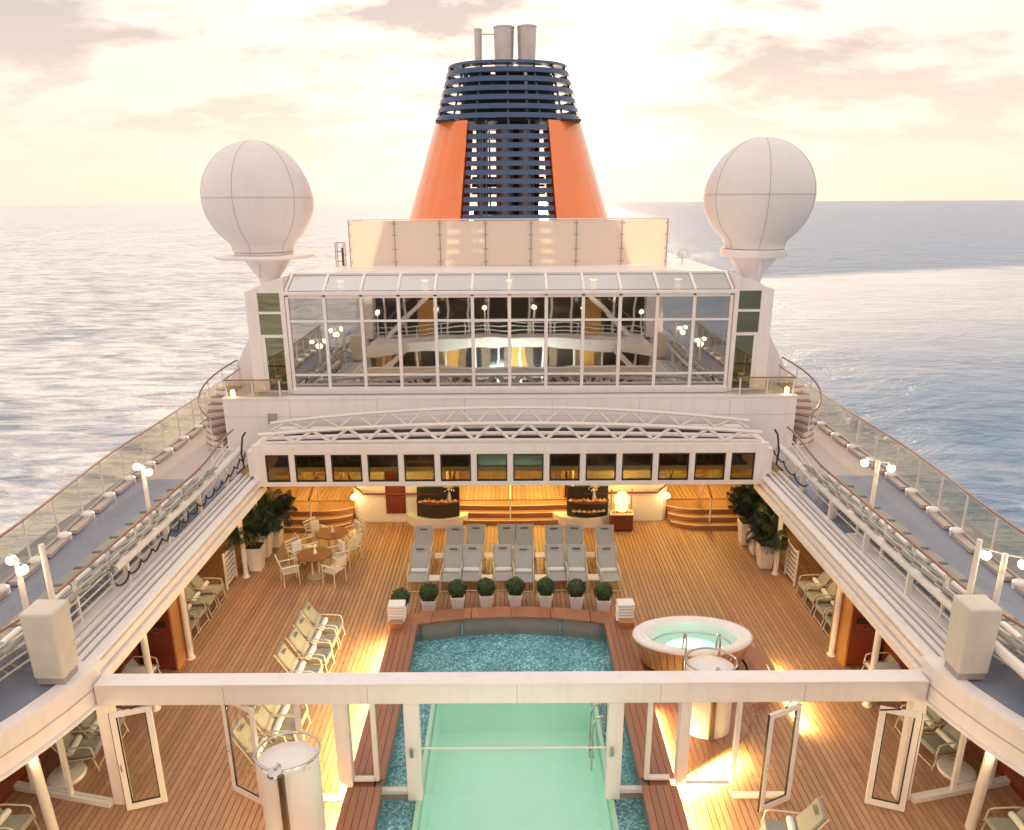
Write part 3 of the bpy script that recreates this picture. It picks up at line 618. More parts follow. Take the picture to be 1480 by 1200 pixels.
# ------------------------------------------------------------------ promenade railings
def xo(y): return 11.02 + .50 * smoothstep(13.5, 20.5, y) + .15 * smoothstep(22, 29, y)
for nm, s in SIDES:
    r_ = thing('glass_railing', 'glass panelled outer railing along the promenade ' + SIDEW[s], 'railing', (s * 11.3, 18, 3.0))
    ys = [6 + 1.28 * k for k in range(19)]
    O('top_rail', MB().tube([(s * xo(y), y, 4.12) for y in [6 + .64 * k for k in range(37)]], .034, 10), 'rail_wood', r_, smooth=True)
    kb = MB().arcband(lambda x: x, lambda x: x - 1, [0, 1], 0, 1)
    for a, b in zip(ys[:-1], ys[1:]):
        O('pane', MB().bar((s * xo(a + .05), a + .05, 3.62), (s * xo(b - .05), b - .05, 3.62), .012, .88), 'rail_glass', r_)
        O('kerb', MB().bar((s * (xo(a) - .17), a + .28, 3.075), (s * (xo(b) - .17), b - .02, 3.055), .20, .11), 'pale_deck', r_, bevel=.01)
        O('kerb_cap', MB().bar((s * (xo(a) - .03), a, 3.10), (s * (xo(b) - .03), b, 3.10), .06, .10), 'grey_box', r_)
    for y in ys:
        O('post', MB().tube([(s * xo(y), y, 3.0), (s * xo(y), y, 4.10)], .024), 'white_pipe', r_, smooth=True)
        O('post_foot', MB().lathe([(.16, 0), (.16, .14), (.12, .18), (0, .18)], (s * (xo(y) - .12), y, 3.003), 14), 'white', r_, smooth=40)
    # inner rail with wooden handrail
    ir = thing('inner_railing', 'white pipe railing with wooden handrail above the pool ' + SIDEW[s], 'railing', (s * 8.5, 15, 3.0))
    def xi(y): return 8.52 + .40 * smoothstep(18, 22, y) + .5 * smoothstep(12, 9, y)
    yy = [7.5 + .5 * k for k in range(30)]
    O('handrail', MB().tube([(s * xi(y), y, 4.02) for y in yy], .034, 10), 'rail_wood', ir, smooth=True)
    for z in (3.2, 3.38, 3.56, 3.74): O('pipe', MB().tube([(s * (xi(y) - .02), y, z) for y in yy], .02, 6), 'white_pipe', ir, smooth=True)
    for y in [7.7 + 1.2 * k for k in range(12)]: O('post', B(s * xi(y) - .03, s * xi(y) + .03, y - .02, y + .02, 3.0, 3.99), 'white_pipe', ir)
    tb = thing('roller_tube', 'thick white tube lying along the inner railing ' + SIDEW[s], 'tube', (s * 8.4, 17, 3.0))
    y0 = 13.6 if s < 0 else 9.2
    O('tube', MB().tube([(s * 8.36, y0, 3.62), (s * 8.36, 17, 3.60), (s * 8.50, 21.4, 3.56)], .095, 14), 'white_pipe', tb, smooth=True)
    O('end_cap', MB().tube([(s * 8.36, y0 - .06, 3.62), (s * 8.36, y0 - .002, 3.62)], .06, 12), 'grey_box', tb)
    for y in [y0 + .4 + 1.9 * k for k in range(4 if s < 0 else 6)]: O('bracket', B(s * 8.30, s * 8.42, y, y + .06, 3.0, 3.53), 'white_pipe', tb)
    # festoon cable
    fc = thing('festoon_cable', 'black looping festoon cable beside the roof track ' + SIDEW[s], 'cable', (s * 8.3, 17, 3.05))
    ya, yb, nl = (13.4, 21.2, 15) if s < 0 else (18.6, 21.2, 3)
    pts = []
    for i in range(nl * 8 + 1):
        u = i / 8; y = ya + (yb - ya) * i / (nl * 8); pts.append((s * (8.26 + .03 * math.sin(i * .7)), y, 3.40 - .17 * abs(math.sin(math.pi * u)) ** .8 + .12 * smoothstep(19.5, 21, y)))
    O('cable', MB().tube(pts, .022, 6), 'black_rubber', fc, smooth=True)
    for i in range(nl + 1): O('hanger', MB().tube([(s * 8.26, ya + (yb - ya) * i / nl, 3.36), (s * 8.34, ya + (yb - ya) * i / nl, 3.60)], .012), 'grey_box', fc)
    # lamp posts on the promenade
    def lamp_post(x, y, h, lbl, globes=True):
        p = thing('lamp_post', lbl + ' ' + SIDEW[s], 'lamp post', (s * x, y, 3.0))
        O('pole', MB().tube([(s * x, y, 3.0), (s * x, y, 3.0 + h)], [.062, .048], 14), 'white_pipe', p, smooth=True)
        O('pole_foot', MB().lathe([(.10, 0), (.10, .05), (.06, .07)], (s * x, y, 3.002), 14), 'white_pipe', p, smooth=True)
        if globes:
            for k, (dx, dy) in enumerate(((.22, -.18), (-.22, .18))):
                gx, gy, gz = s * x + dx, y + dy, 3.0 + h - .12
                O('arm', MB().tube([(s * x, y, 3.0 + h - .02), (gx, gy, gz + .12)], .014), 'white_pipe', p)
                g_ = O('globe', MB().lathe([(.088 * math.sin(q), -.088 * math.cos(q)) for q in [math.pi * i / 12 for i in range(13)]], (gx, gy, gz), 18), 'globe', p, smooth=True)
                O('collar', MB().lathe([(.04, .075), (.045, .11), (0, .115)], (gx, gy, gz), 12), 'steel', g_)
            lamp('globe_light', (s * x, y, 3.0 + h - .35), 10, (1, .72, .38), .12, p)
        return p
    lamp_post(8.62, 15.8, 2.15, 'two globe lamp post midway along the inner railing')
    lamp_post(8.82, 11.55, 1.95, 'two globe lamp post near the equipment box')
    tp = lamp_post(8.42, 11.7, 2.15, 'plain white square topped pole behind the equipment box', False)
    # spiral stair at the aft end
    ss = thing('curved_stair', 'curved stair with wooden treads beside the parapet ' + SIDEW[s], 'stair', (s * 10.2, 24, 3.0))
    for k in range(9):
        z = 3.1 + .19 * k; a0 = R(-100 + 15 * k); a1 = R(80)
        c_ = (9.62, 24.1 + .06 * k)
        fan = [c_] + [(c_[0] + 1.0 * math.cos(a), c_[1] + 1.15 * math.sin(a)) for a in [a0 + (a1 - a0) * i / 12 for i in range(13)]]
        O('riser', MB().prism([(s * px, py) for px, py in fan], z - .19 if k else 3.004, z - .034), 'white', ss)
        O('tread', MB().prism([(s * px, py) for px, py in fan], z - .032, z), 'rail_wood', ss)
    pts = [(s * (9.62 + 1.06 * math.cos(R(a))), 24.1 + 1.3 * math.sin(R(a)), 4.15 + 1.45 * (a + 70) / 150) for a in range(-70, 81, 10)]
    O('handrail', MB().tube(pts, .03, 8), 'rail_wood', ss, smooth=True)
    for p in pts[::3]: O('baluster', MB().tube([(p[0], p[1], p[2] - 1.0), p], .018), 'white_pipe', ss)
# ------------------------------------------------------------------ aft house with glazed front
house = thing('glazed_lounge', 'white lounge house with a wide glazed front above the pool', 'building', (0, 24, 3.0))
O('parapet', B(-9.5, 9.5, 22.9, 23.15, 2.96, 4.78), 'white', house, bevel=.02)
O('parapet_cap', B(-9.53, 9.53, 22.87, 23.18, 4.782, 4.83), 'white', house, bevel=.01)
O('upper_floor', B(-9.5, 9.5, 23.16, 30.4, 4.5, 4.72), 'pale_deck', house)
O('lower_block', B(-9.45, 9.45, 24.4, 30.4, 2.98, 4.49), 'white', house)
for x in (-7.3, -4.4, -1.5, 1.4, 4.3, 7.3): O('panel_seam', B(x - .006, x + .006, 22.894, 22.899, 3.0, 4.78), 'seam', house)
O('panel_seam', B(-9.5, 9.5, 22.893, 22.898, 4.18, 4.19), 'seam', house)
O('access_hatch', B(-8.05, -7.75, 22.86, 22.895, 3.95, 4.3), 'grey_box', house)
# glazing grid
cw = 14.72 / 12; xg = [-7.36 + cw * k for k in range(13)]
zr = [4.92, 5.38, 7.22, 8.00]; yg = 23.9
for i, x in enumerate(xg): O('mullion', B(x - .055, x + .055, yg - .07, yg + .07, 4.84, 8.02), 'white', house, bevel=.008)
for z in zr[:-1] + [8.03]:
    h_ = .07 if z != 8.03 else .10
    for i in range(12): O('transom', B(xg[i] + .056, xg[i + 1] - .056, yg - .06, yg + .06, z - h_ / 2, z + h_ / 2), 'white', house)
O('sill', B(-7.42, 7.42, yg - .16, yg - .072, 4.732, 4.90), 'white', house, bevel=.01)
O('lower_sill', B(-7.40, 7.40, yg - .069, yg + .1, 4.732, 4.838), 'white', house)
for i in range(12):
    for a, b in zip(zr[:-1], zr[1:]):
        O('pane', B(xg[i] + .055, xg[i + 1] - .055, yg - .008, yg + .008, a + .035, b - .035 if b < 8 else 7.98), 'house_glass', house)
O('eave_beam', B(-7.46, 7.46, yg - .14, yg + .08, 8.085, 8.20), 'white', house, bevel=.015)
y1_, z1_ = 24.75, 8.66
for x in xg: O('rafter', MB().bar((x, yg - .03, 8.23), (x, y1_, z1_), .085, .07), 'white', house)
for i in range(12): O('roof_pane', MB().bar(((xg[i] + xg[i + 1]) / 2, yg - .02, 8.22), ((xg[i] + xg[i + 1]) / 2, y1_, z1_ - .01), cw - .09, .012), 'slope_glass', house)
O('ridge_beam', B(-7.44, 7.44, y1_ - .02, y1_ + .25, z1_ - .08, z1_ + .06), 'white', house, bevel=.015)
rp = [(-8.8, 8.22), (-7.5, 8.66), (-5.9, 8.74), (5.9, 8.74), (7.5, 8.66), (8.8, 8.22), (8.8, 8.05), (7.4, 8.45), (-7.4, 8.45), (-8.8, 8.05)]
O('roof', MB().prismY(rp, y1_ + .252, 46), 'white', house)
for s in (-1, 1):
    # solid wings either side of the glazing, with tall windows
    O('wing_cheek', MB().prismY([(s * 7.45, 4.73), (s * 7.60, 4.73), (s * 7.60, 8.62), (s * 7.45, 8.66)], 23.86, 24.98), 'white', house)
    O('wing_top', MB().prismY([(s * 7.605, 8.14), (s * 8.38, 8.14), (s * 8.38, 8.33), (s * 7.605, 8.60)], 24.0, 24.98), 'white', house)
    O('wing_corner', MB().prismY([(s * 8.385, 4.73), (s * 8.80, 4.73), (s * 8.80, 8.18), (s * 8.385, 8.32)], 24.0, 24.98), 'white', house, bevel=.02)
    O('wing_side', B(s * 8.60, s * 8.80, 24.99, 46, 4.73, 8.04), 'white', house)
    for z0, z1 in ((7.44, 7.52), (6.64, 6.74), (4.73, 4.80)): O('wing_transom', B(s * 7.605, s * 8.38, 24.0, 24.1, z0, z1), 'white', house)
    for z0, z1 in ((7.52, 8.14), (6.74, 7.44)): O('wing_pane', B(s * 7.605, s * 8.38, 24.04, 24.06, z0, z1), 'wing_glass', house)
    O('wing_post', B(s * 8.26, s * 8.38, 24.0, 24.1, 4.805, 6.635), 'white', house)
    dr = O('wing_door', B(s * 7.605, s * 8.255, 24.04, 24.06, 4.805, 6.635), 'wing_glass', house)
    O('door_handle', B(s * 8.20, s * 8.23, 23.97, 24.035, 5.7, 5.85), 'steel', dr)
    O('fairing', MB().prismY([(s * 8.81, 4.5), (s * 10.6, 3.01), (s * 10.3, 4.6), (s * 9.3, 6.4), (s * 8.81, 7.6)], 25.4, 31), 'white', house, smooth=40)
    # rail on the ledge
    ar = thing('ledge_railing', 'glass railing with wooden top on the parapet ledge ' + SIDEW[s], 'railing', (s * 8.4, 22.95, 4.83))
    O('top_rail', MB().tube([(s * 7.5, 23.0, 5.42), (s * 9.42, 23.0, 5.42), (s * 9.45, 24.6, 5.45)], .028, 8), 'rail_wood', ar, smooth=True)
    O('pane', B(s * 7.55, s * 9.36, 22.994, 23.006, 4.85, 5.38), 'rail_glass', ar)
    for x in (7.6, 8.5, 9.38): O('post', B(s * x - .02, s * x + .02, 22.975, 23.025, 4.832, 5.40), 'white_pipe', ar)
    dl = O('deck_light', MB().lathe([(0, 4.84), (.07, 4.84), (.07, 5.05), (0, 5.08)], (s * 9.2, 23.08, 0), 12), 'lamp_warm', ar, smooth=True)
# interior of the lounge
O('back_wall', B(-8.5, 8.5, 28.2, 28.35, 4.73, 8.4), 'interior', house)
O('lounge_floor', B(-7.4, 7.4, 24.05, 28.19, 4.722, 4.735), 'interior', house)
for x in (-5.6, -3.4, -1.2, 1.6, 3.5, 5.8): O('curtain', B(x - .25, x + .25, 28.05, 28.19, 4.74, 8.2), 'curtain', house)
for x in (-6, -3, 0, 3, 6):
    O('downlight', MB().lathe([(0, 8.30), (.12, 8.31), (.14, 8.36), (0, 8.37)], (x, 25.8, 0), 14), 'lamp_warm', house)
    lamp('lounge_light', (x, 25.8, 8.15), 12, (1, .66, .3), .1, house)
# fittings on the roof
ws = thing('wind_screen', 'row of white frosted wind screen panels on the house roof', 'wind screen', (0, 27, 8.74))
pw = 11.62 / 7
for k in range(7):
    x0 = -5.84 + pw * k; pn = O('panel', B(x0 + .02, x0 + pw - .02, 26.98, 27.0, 8.76, 10.36), 'frosted', ws, bevel=.004)
    for dx in (.06, pw - .06):
        for z in (8.9, 9.35, 9.85, 10.25): O('bolt', MB().lathe([(0, 0), (.025, 0), (.025, .02), (0, .022)], (0, 0, 0), 8) and MB().tube([(x0 + dx, 26.955, z), (x0 + dx, 26.979, z)], .026, 8), 'grey_box', pn)
for k in range(8): O('stanchion', B(-5.84 + pw * k - .02, -5.84 + pw * k + .02, 27.005, 27.07, 8.70, 10.38), 'grey_box', ws)
O('cap_rail', B(-5.86, 5.80, 26.97, 27.06, 10.384, 10.42), 'white', ws)
for s in (-1, 1): O('return_panel', B(s * 5.82 - .012, s * 5.82 + .012, 27.08, 29.5, 8.76, 10.36), 'frosted', ws)
def radome(s, cx_, cz, r_, base_z, plate):
    t = thing('radome', ('white satellite radome standing on a wide flat plate' if plate else 'white satellite radome on a plain round collar'), 'radome', (cx_, 28.4, 8.0))
    prof = []
    for i in range(33):
        a = math.pi * i / 32; prof.append((r_ * math.sin(a), cz + r_ * math.cos(a)))
    a_cut = R(144); prof = [p for i, p in enumerate(prof) if math.pi * i / 32 <= a_cut]
    rl, zl = prof[-1]; prof += [(rl * .93, zl - .10), (rl * .885, zl - .22), (rl * .87, zl - .34), (rl * .88, zl - .40)]
    O('dome', MB().lathe(prof[::-1], (cx_, 28.4, 0), 56), 'radome', t, smooth=80)
    zb = zl - .42
    eq = [(cx_ + (r_ + .004) * math.cos(a), 28.4 + (r_ + .004) * math.sin(a), cz) for a in [2 * math.pi * k / 64 for k in range(64)]]
    O('seam', MB().tube(eq, .013, 6, True), 'seam', t, smooth=True)
    for az in (-98, -35, 25, 85, 145, 205):
        pts = [(cx_ + (p[0] + .004) * math.cos(R(az)), 28.4 + (p[0] + .004) * math.sin(R(az)), p[1]) for p in prof]
        O('seam', MB().tube(pts, .011, 6), 'seam', t, smooth=True)
    if plate:
        O('collar', MB().lathe([(1.0, zb - .08), (1.1, zb - .08), (1.1, zb), (1.0, zb)], (cx_, 28.4, 0), 40), 'radome', t, smooth=40)
        O('plate', MB().lathe([(0, zb - .22), (1.85, zb - .22), (1.92, zb - .15), (1.90, zb - .09), (0, zb - .085)], (cx_ + .05, 28.4, 0), 48), 'white', t, smooth=40)
    else: O('collar', MB().lathe([(0, zb - .30), (1.2, zb - .30), (1.24, zb - .25), (1.24, zb), (0, zb)], (cx_, 28.4, 0), 48), 'white', t, smooth=40)
    z2 = zb - (.224 if plate else .304)
    O('pedestal', MB().lathe([(.36, 7.2), (.36, 8.0), (.42, 8.25), (.58, 8.45), (.92, z2)] , (cx_ + (.1 if plate else 0), 28.4, 0), 36), 'white', t, smooth=60)
    O('pedestal_rib', B(cx_ - .02, cx_ + .02, 27.5, 27.7, 8.3, z2 - .02), 'white', t)
radome(-1, -9.45, 11.2, 2.03, 8.8, True)
radome(1, 9.45, 11.22, 2.03, 8.8, False)
for s in (-1, 1): O('radome_bracket', B(s * 8.9, s * 9.9, 27.9, 28.9, 6.6, 7.25), 'white', house, bevel=.05)
cg = thing('ladder_cage', 'small ladder cage on the roof beside the wind screen', 'ladder', (-6.3, 27.4, 8.66))
for x in (-6.45, -6.15):
    for y in (27.3, 27.6): O('upright', MB().tube([(x, y, 8.6), (x, y, 9.6)], .022), 'steel', cg)
for z in (8.9, 9.25, 9.58): O('hoop', MB().tube([(-6.45, 27.3, z), (-6.15, 27.3, z), (-6.15, 27.6, z), (-6.45, 27.6, z)], .02, 6, True), 'steel', cg)
O('red_marker', B(-6.22, -6.14, 27.26, 27.29, 8.75, 9.4), 'red_wood', cg)
an = thing('roof_antenna', 'small whip antenna and loop on the roof slope', 'antenna', (6.5, 27.5, 8.66))
O('mast', MB().tube([(6.5, 27.5, 8.6), (6.5, 27.5, 9.15)], .02), 'steel', an)
O('loop', MB().tube([(6.5 + .16 * math.cos(a), 27.5, 9.1 + .16 * math.sin(a)) for a in [2 * math.pi * k / 16 for k in range(16)]], .015, 6, True), 'steel', an)
O('cross_bar', MB().bar((6.25, 27.5, 8.95), (6.85, 27.5, 9.02), .03), 'steel', an)
# ------------------------------------------------------------------ funnel
fun = thing('funnel', 'tapering ship funnel with orange flanks and dark blue louvres', 'funnel', (0, 36, 8.6))
FX0, FY0 = -.02, 36.0
def fab(z):
    a = 4.78 + (3.36 - 4.78) * (z - 10.2) / 4.3 if z < 14.5 else 3.36 + (2.80 - 3.36) * (z - 14.5) / 1.95
    return a, a * .80
def fpt(z, t, dr=0.0):
    a, b = fab(z); e = 2 / 2.35; c, s_ = math.cos(t), math.sin(t)
    return ((FX0 + (a + dr) * math.copysign(abs(c) ** e, c)), FY0 + (b + dr) * math.copysign(abs(s_) ** e, s_), z)
def theta_for(z, xw):   # angle (front, negative y) where |x| = xw
    a, b = fab(z); c = min(1, (xw / a)) ** (2.35 / 2); return math.acos(c)
def hw(z): return 2.12 - .36 * (z - 10.2) / 4.3
def skin(t0f, t1f, zs, n, dr0, dr1):
    m_ = MB(); V = []; Fc = []
    for z in zs:
        t0, t1 = t0f(z), t1f(z)
        for dr in (dr0, dr1):
            for k in range(n + 1): V.append(fpt(z, t0 + (t1 - t0) * k / n, dr))
    w = n + 1
    for i in range(len(zs) - 1):
        for k in range(n):
            a = i * 2 * w + k; Fc.append((a + w, a + w + 1, a + 3 * w + 1, a + 3 * w)); Fc.append((a + 1, a, a + 2 * w, a + 2 * w + 1))
        a = i * 2 * w; Fc += [(a, a + w, a + 3 * w, a + 2 * w), (a + w - 1, a + 3 * w - 1, a + 4 * w - 1, a + 2 * w - 1)]
    for k in range(n):
        e = (len(zs) - 1) * 2 * w
        Fc += [(k, k + 1, w + k + 1, w + k), (e + k + 1, e + k, e + w + k, e + w + k + 1)]
    return m_.add(V, Fc)
zs_low = [8.5, 9.5, 10.5, 11.5, 12.5, 13.5, 14.42]
for s in (-1, 1):
    f0 = (lambda z: -theta_for(z, hw(z))) if s > 0 else (lambda z: -math.pi - theta_for(z, hw(z)))
    f1 = (lambda z: theta_for(z, hw(z))) if s > 0 else (lambda z: -math.pi + theta_for(z, hw(z)))
    O('orange_flank', skin(f0, f1, zs_low, 40, -.06, 0.0), 'orange', fun, smooth=50)
for back in (0, 1):
    z = 8.75
    while z < 14.3:
        if back: t0 = lambda q: math.acos(min(1, hw(q) / fab(q)[0]) ** 1.175) + .02; t1 = lambda q: math.pi - t0(q)
        else: t0 = lambda q: -math.pi + theta_for(q, hw(q)) + .02; t1 = lambda q: -theta_for(q, hw(q)) - .02
        O('louvre_slat', skin(t0, t1, [z, z + (.12 if back else .215)], 16, -.20, -.02), 'navy', fun, smooth=50)
        z += .375
for k in range(6):
    z = 14.50 + .375 * k
    O('louvre_ring', skin(lambda q: 0.0, lambda q: 2 * math.pi, [z, z + .21], 72, -.22, .02), 'navy', fun, smooth=50)
O('top_ring', skin(lambda q: 0.0, lambda q: 2 * math.pi, [16.74, 16.86], 72, -.55, .03), 'navy', fun, smooth=50)
for t in [R(a) for a in (-135, -112, -90, -68, -45, -15, 15, 45, 90, 135, 165, 195)]:
    p = [fpt(z, t, -.12) for z in (14.4, 15.2, 16.0, 16.75)]
    O('rib', MB().tube(p, .05, 6), 'navy', fun)
for xw in (-.98, .02, .95):
    for sy in (-1, 1):
        pts = []
        for z in (8.6, 10, 12, 14.4):
            t = math.acos(max(-1, min(1, math.copysign((abs(xw) / fab(z)[0]) ** 1.175, xw)))); pts.append(fpt(z, sy * t, -.12))
        O('rib', MB().tube(pts, .05, 6), 'navy', fun)
for x, r_, h_ in ((-1.36, .18, 18.5), (-.18, .46, 18.58), (.85, .43, 18.6)):
    st = O('exhaust_stack', MB().lathe([(r_ * .92, 8.6), (r_ * .92, 16.6), (r_, 18.0), (r_ * 1.02, h_), (r_ * .9, h_), (r_ * .88, 17.6), (0, 17.6)], (x, 36.2, 0), 28), 'stack_metal', fun, smooth=50)
    O('stack_rim', MB().lathe([(r_ * 1.0, h_ - .05), (r_ * 1.07, h_ - .05), (r_ * 1.07, h_ + .02), (r_ * 1.0, h_ + .02)], (x, 36.2, 0), 28), 'stack_metal', st, smooth=40)
O('stack_brace', MB().bar((-1.3, 36.2, 18.3), (-.5, 36.2, 18.3), .05), 'stack_metal', fun)
for x in (.15,): O('inner_duct', MB().tube([(x, 36.4, 8.6), (x, 36.4, 15.6)], .42, 14), 'dark', fun, smooth=True)
for x0, x1, z0, z1 in ((-.35, .75, 8.6, 14.3), (.95, 1.5, 8.6, 14.3), (-1.25, -1.0, 8.6, 14.3), (-1.75, .0, 8.6, 10.6), (-1.8, -.2, 11.7, 12.15)):
    O('inner_casing', B(x0, x1, 37.0, 37.1, z0, z1), 'dark', fun)
for a0, a1 in ((-170, -152), (-148, -112), (-106, -70), (-66, -20), (-14, 30), (40, 80), (90, 140), (150, 182)):
    O('inner_drum', MB().lathe([(2.05, 14.5), (2.0, 14.5), (1.75, 16.6), (1.80, 16.6)], (0, 36, 0), 8, 1.15, .92, R(a0), R(a1)), 'dark', fun)
O('inner_platform', B(-3.2, 3.2, 33.8, 38.4, 14.40, 14.46), 'dark', fun)
# ------------------------------------------------------------------ folded retractable roof
roof = thing('retractable_roof', 'folded white retractable roof with window band and truss ribs', 'roof', (0, 20.5, 2.7))
YF = 20.4
O('bottom_rail', B(-7.78, 7.78, YF, YF + .14, 2.70, 2.84), 'white', roof, bevel=.012)
O('head_band', B(-7.78, 7.78, YF, YF + .14, 3.72, 4.04), 'white', roof, bevel=.012)
we = [-7.42] + [-6.60 + 1.1 * k for k in range(13)] + [7.42]
for i, x in enumerate(we):
    w_ = .085 if 0 < i < len(we) - 1 else .0
    if w_: O('mullion', B(x - w_, x + w_, YF + .004, YF + .136, 2.842, 3.718), 'white', roof)
for s in (-1, 1): O('end_stile', B(s * 7.40, s * 7.78, YF + .004, YF + .136, 2.842, 3.718), 'white', roof)
for a, b in zip(we[:-1], we[1:]):
    a_ = a + (.09 if a > -7.4 else .03); b_ = b - (.09 if b < 7.4 else .03)
    fr = O('window_gasket', B(a_, b_, YF + .02, YF + .05, 2.845, 2.90).box(a_, b_, YF + .02, YF + .05, 3.67, 3.715).box(a_, a_ + .045, YF + .02, YF + .05, 2.901, 3.669).box(b_ - .045, b_, YF + .02, YF + .05, 2.901, 3.669), 'dark', roof)
    O('pane', B(a_ + .045, b_ - .045, YF + .03, YF + .04, 2.90, 3.67), 'roof_glass', fr)
O('roof_leaf', B(-7.7, 7.7, YF + .16, 22.6, 3.86, 3.94), 'white', roof)
for k, y in enumerate((20.75, 21.15, 21.5, 21.9)):
    arc = [(x, y, 4.0 + .14 * (1 - (x / 7.7) ** 2)) for x in [-7.6 + 15.2 * i / 24 for i in range(25)]]
    O('roof_rib', MB().tube(arc, .06, 6), ('dark', 'white', 'dark', 'white')[k], roof)
def ctop(x, h0, h1): return h0 + (h1 - h0) * (1 - (x / 7.6) ** 2)
def truss(y, zb0, zb1, zt0, zt1, n, w, ph):
    N_ = 28; X_ = [-7.55 + 15.1 * i / N_ for i in range(N_ + 1)]
    O('lower_chord', MB().tube([(x, y, ctop(x, zb0, zb1)) for x in X_], w * .8, 6), 'white_pipe', roof)
    O('upper_chord', MB().tube([(x, y, ctop(x, zt0, zt1)) for x in X_], w, 6), 'white_pipe', roof)
    for k in range(n):
        xa = -7.55 + 15.1 * (k + ph) / n; xm = -7.55 + 15.1 * (k + .5 + ph) / n; xb = -7.55 + 15.1 * (k + 1 + ph) / n
        for p, q in ((xa, xm), (xb, xm)):
            if abs(p) > 7.6 or abs(q) > 7.6: continue
            O('diagonal', MB().tube([(p, y, ctop(p, zb0, zb1)), (q, y, ctop(q, zt0, zt1))], w * .85, 6), 'white_pipe', roof)
truss(20.50, 4.08, 4.14, 4.33, 4.66, 14, .060, 0)
truss(21.65, 4.10, 4.26, 4.34, 4.82, 14, .058, 0)
for s in (-1, 1):
    O('roof_carriage', B(s * 7.5, s * 7.95, 20.45, 21.9, 3.0, 3.84), 'white', roof, bevel=.03)
    O('carriage_hose', MB().tube([(s * 7.9, 20.42, 4.45), (s * 8.0, 20.40, 4.3), (s * 8.08, 20.38, 3.8), (s * 8.05, 20.4, 3.35), (s * 8.2, 20.2, 3.2)], .03, 6), 'black_rubber', roof, smooth=True)
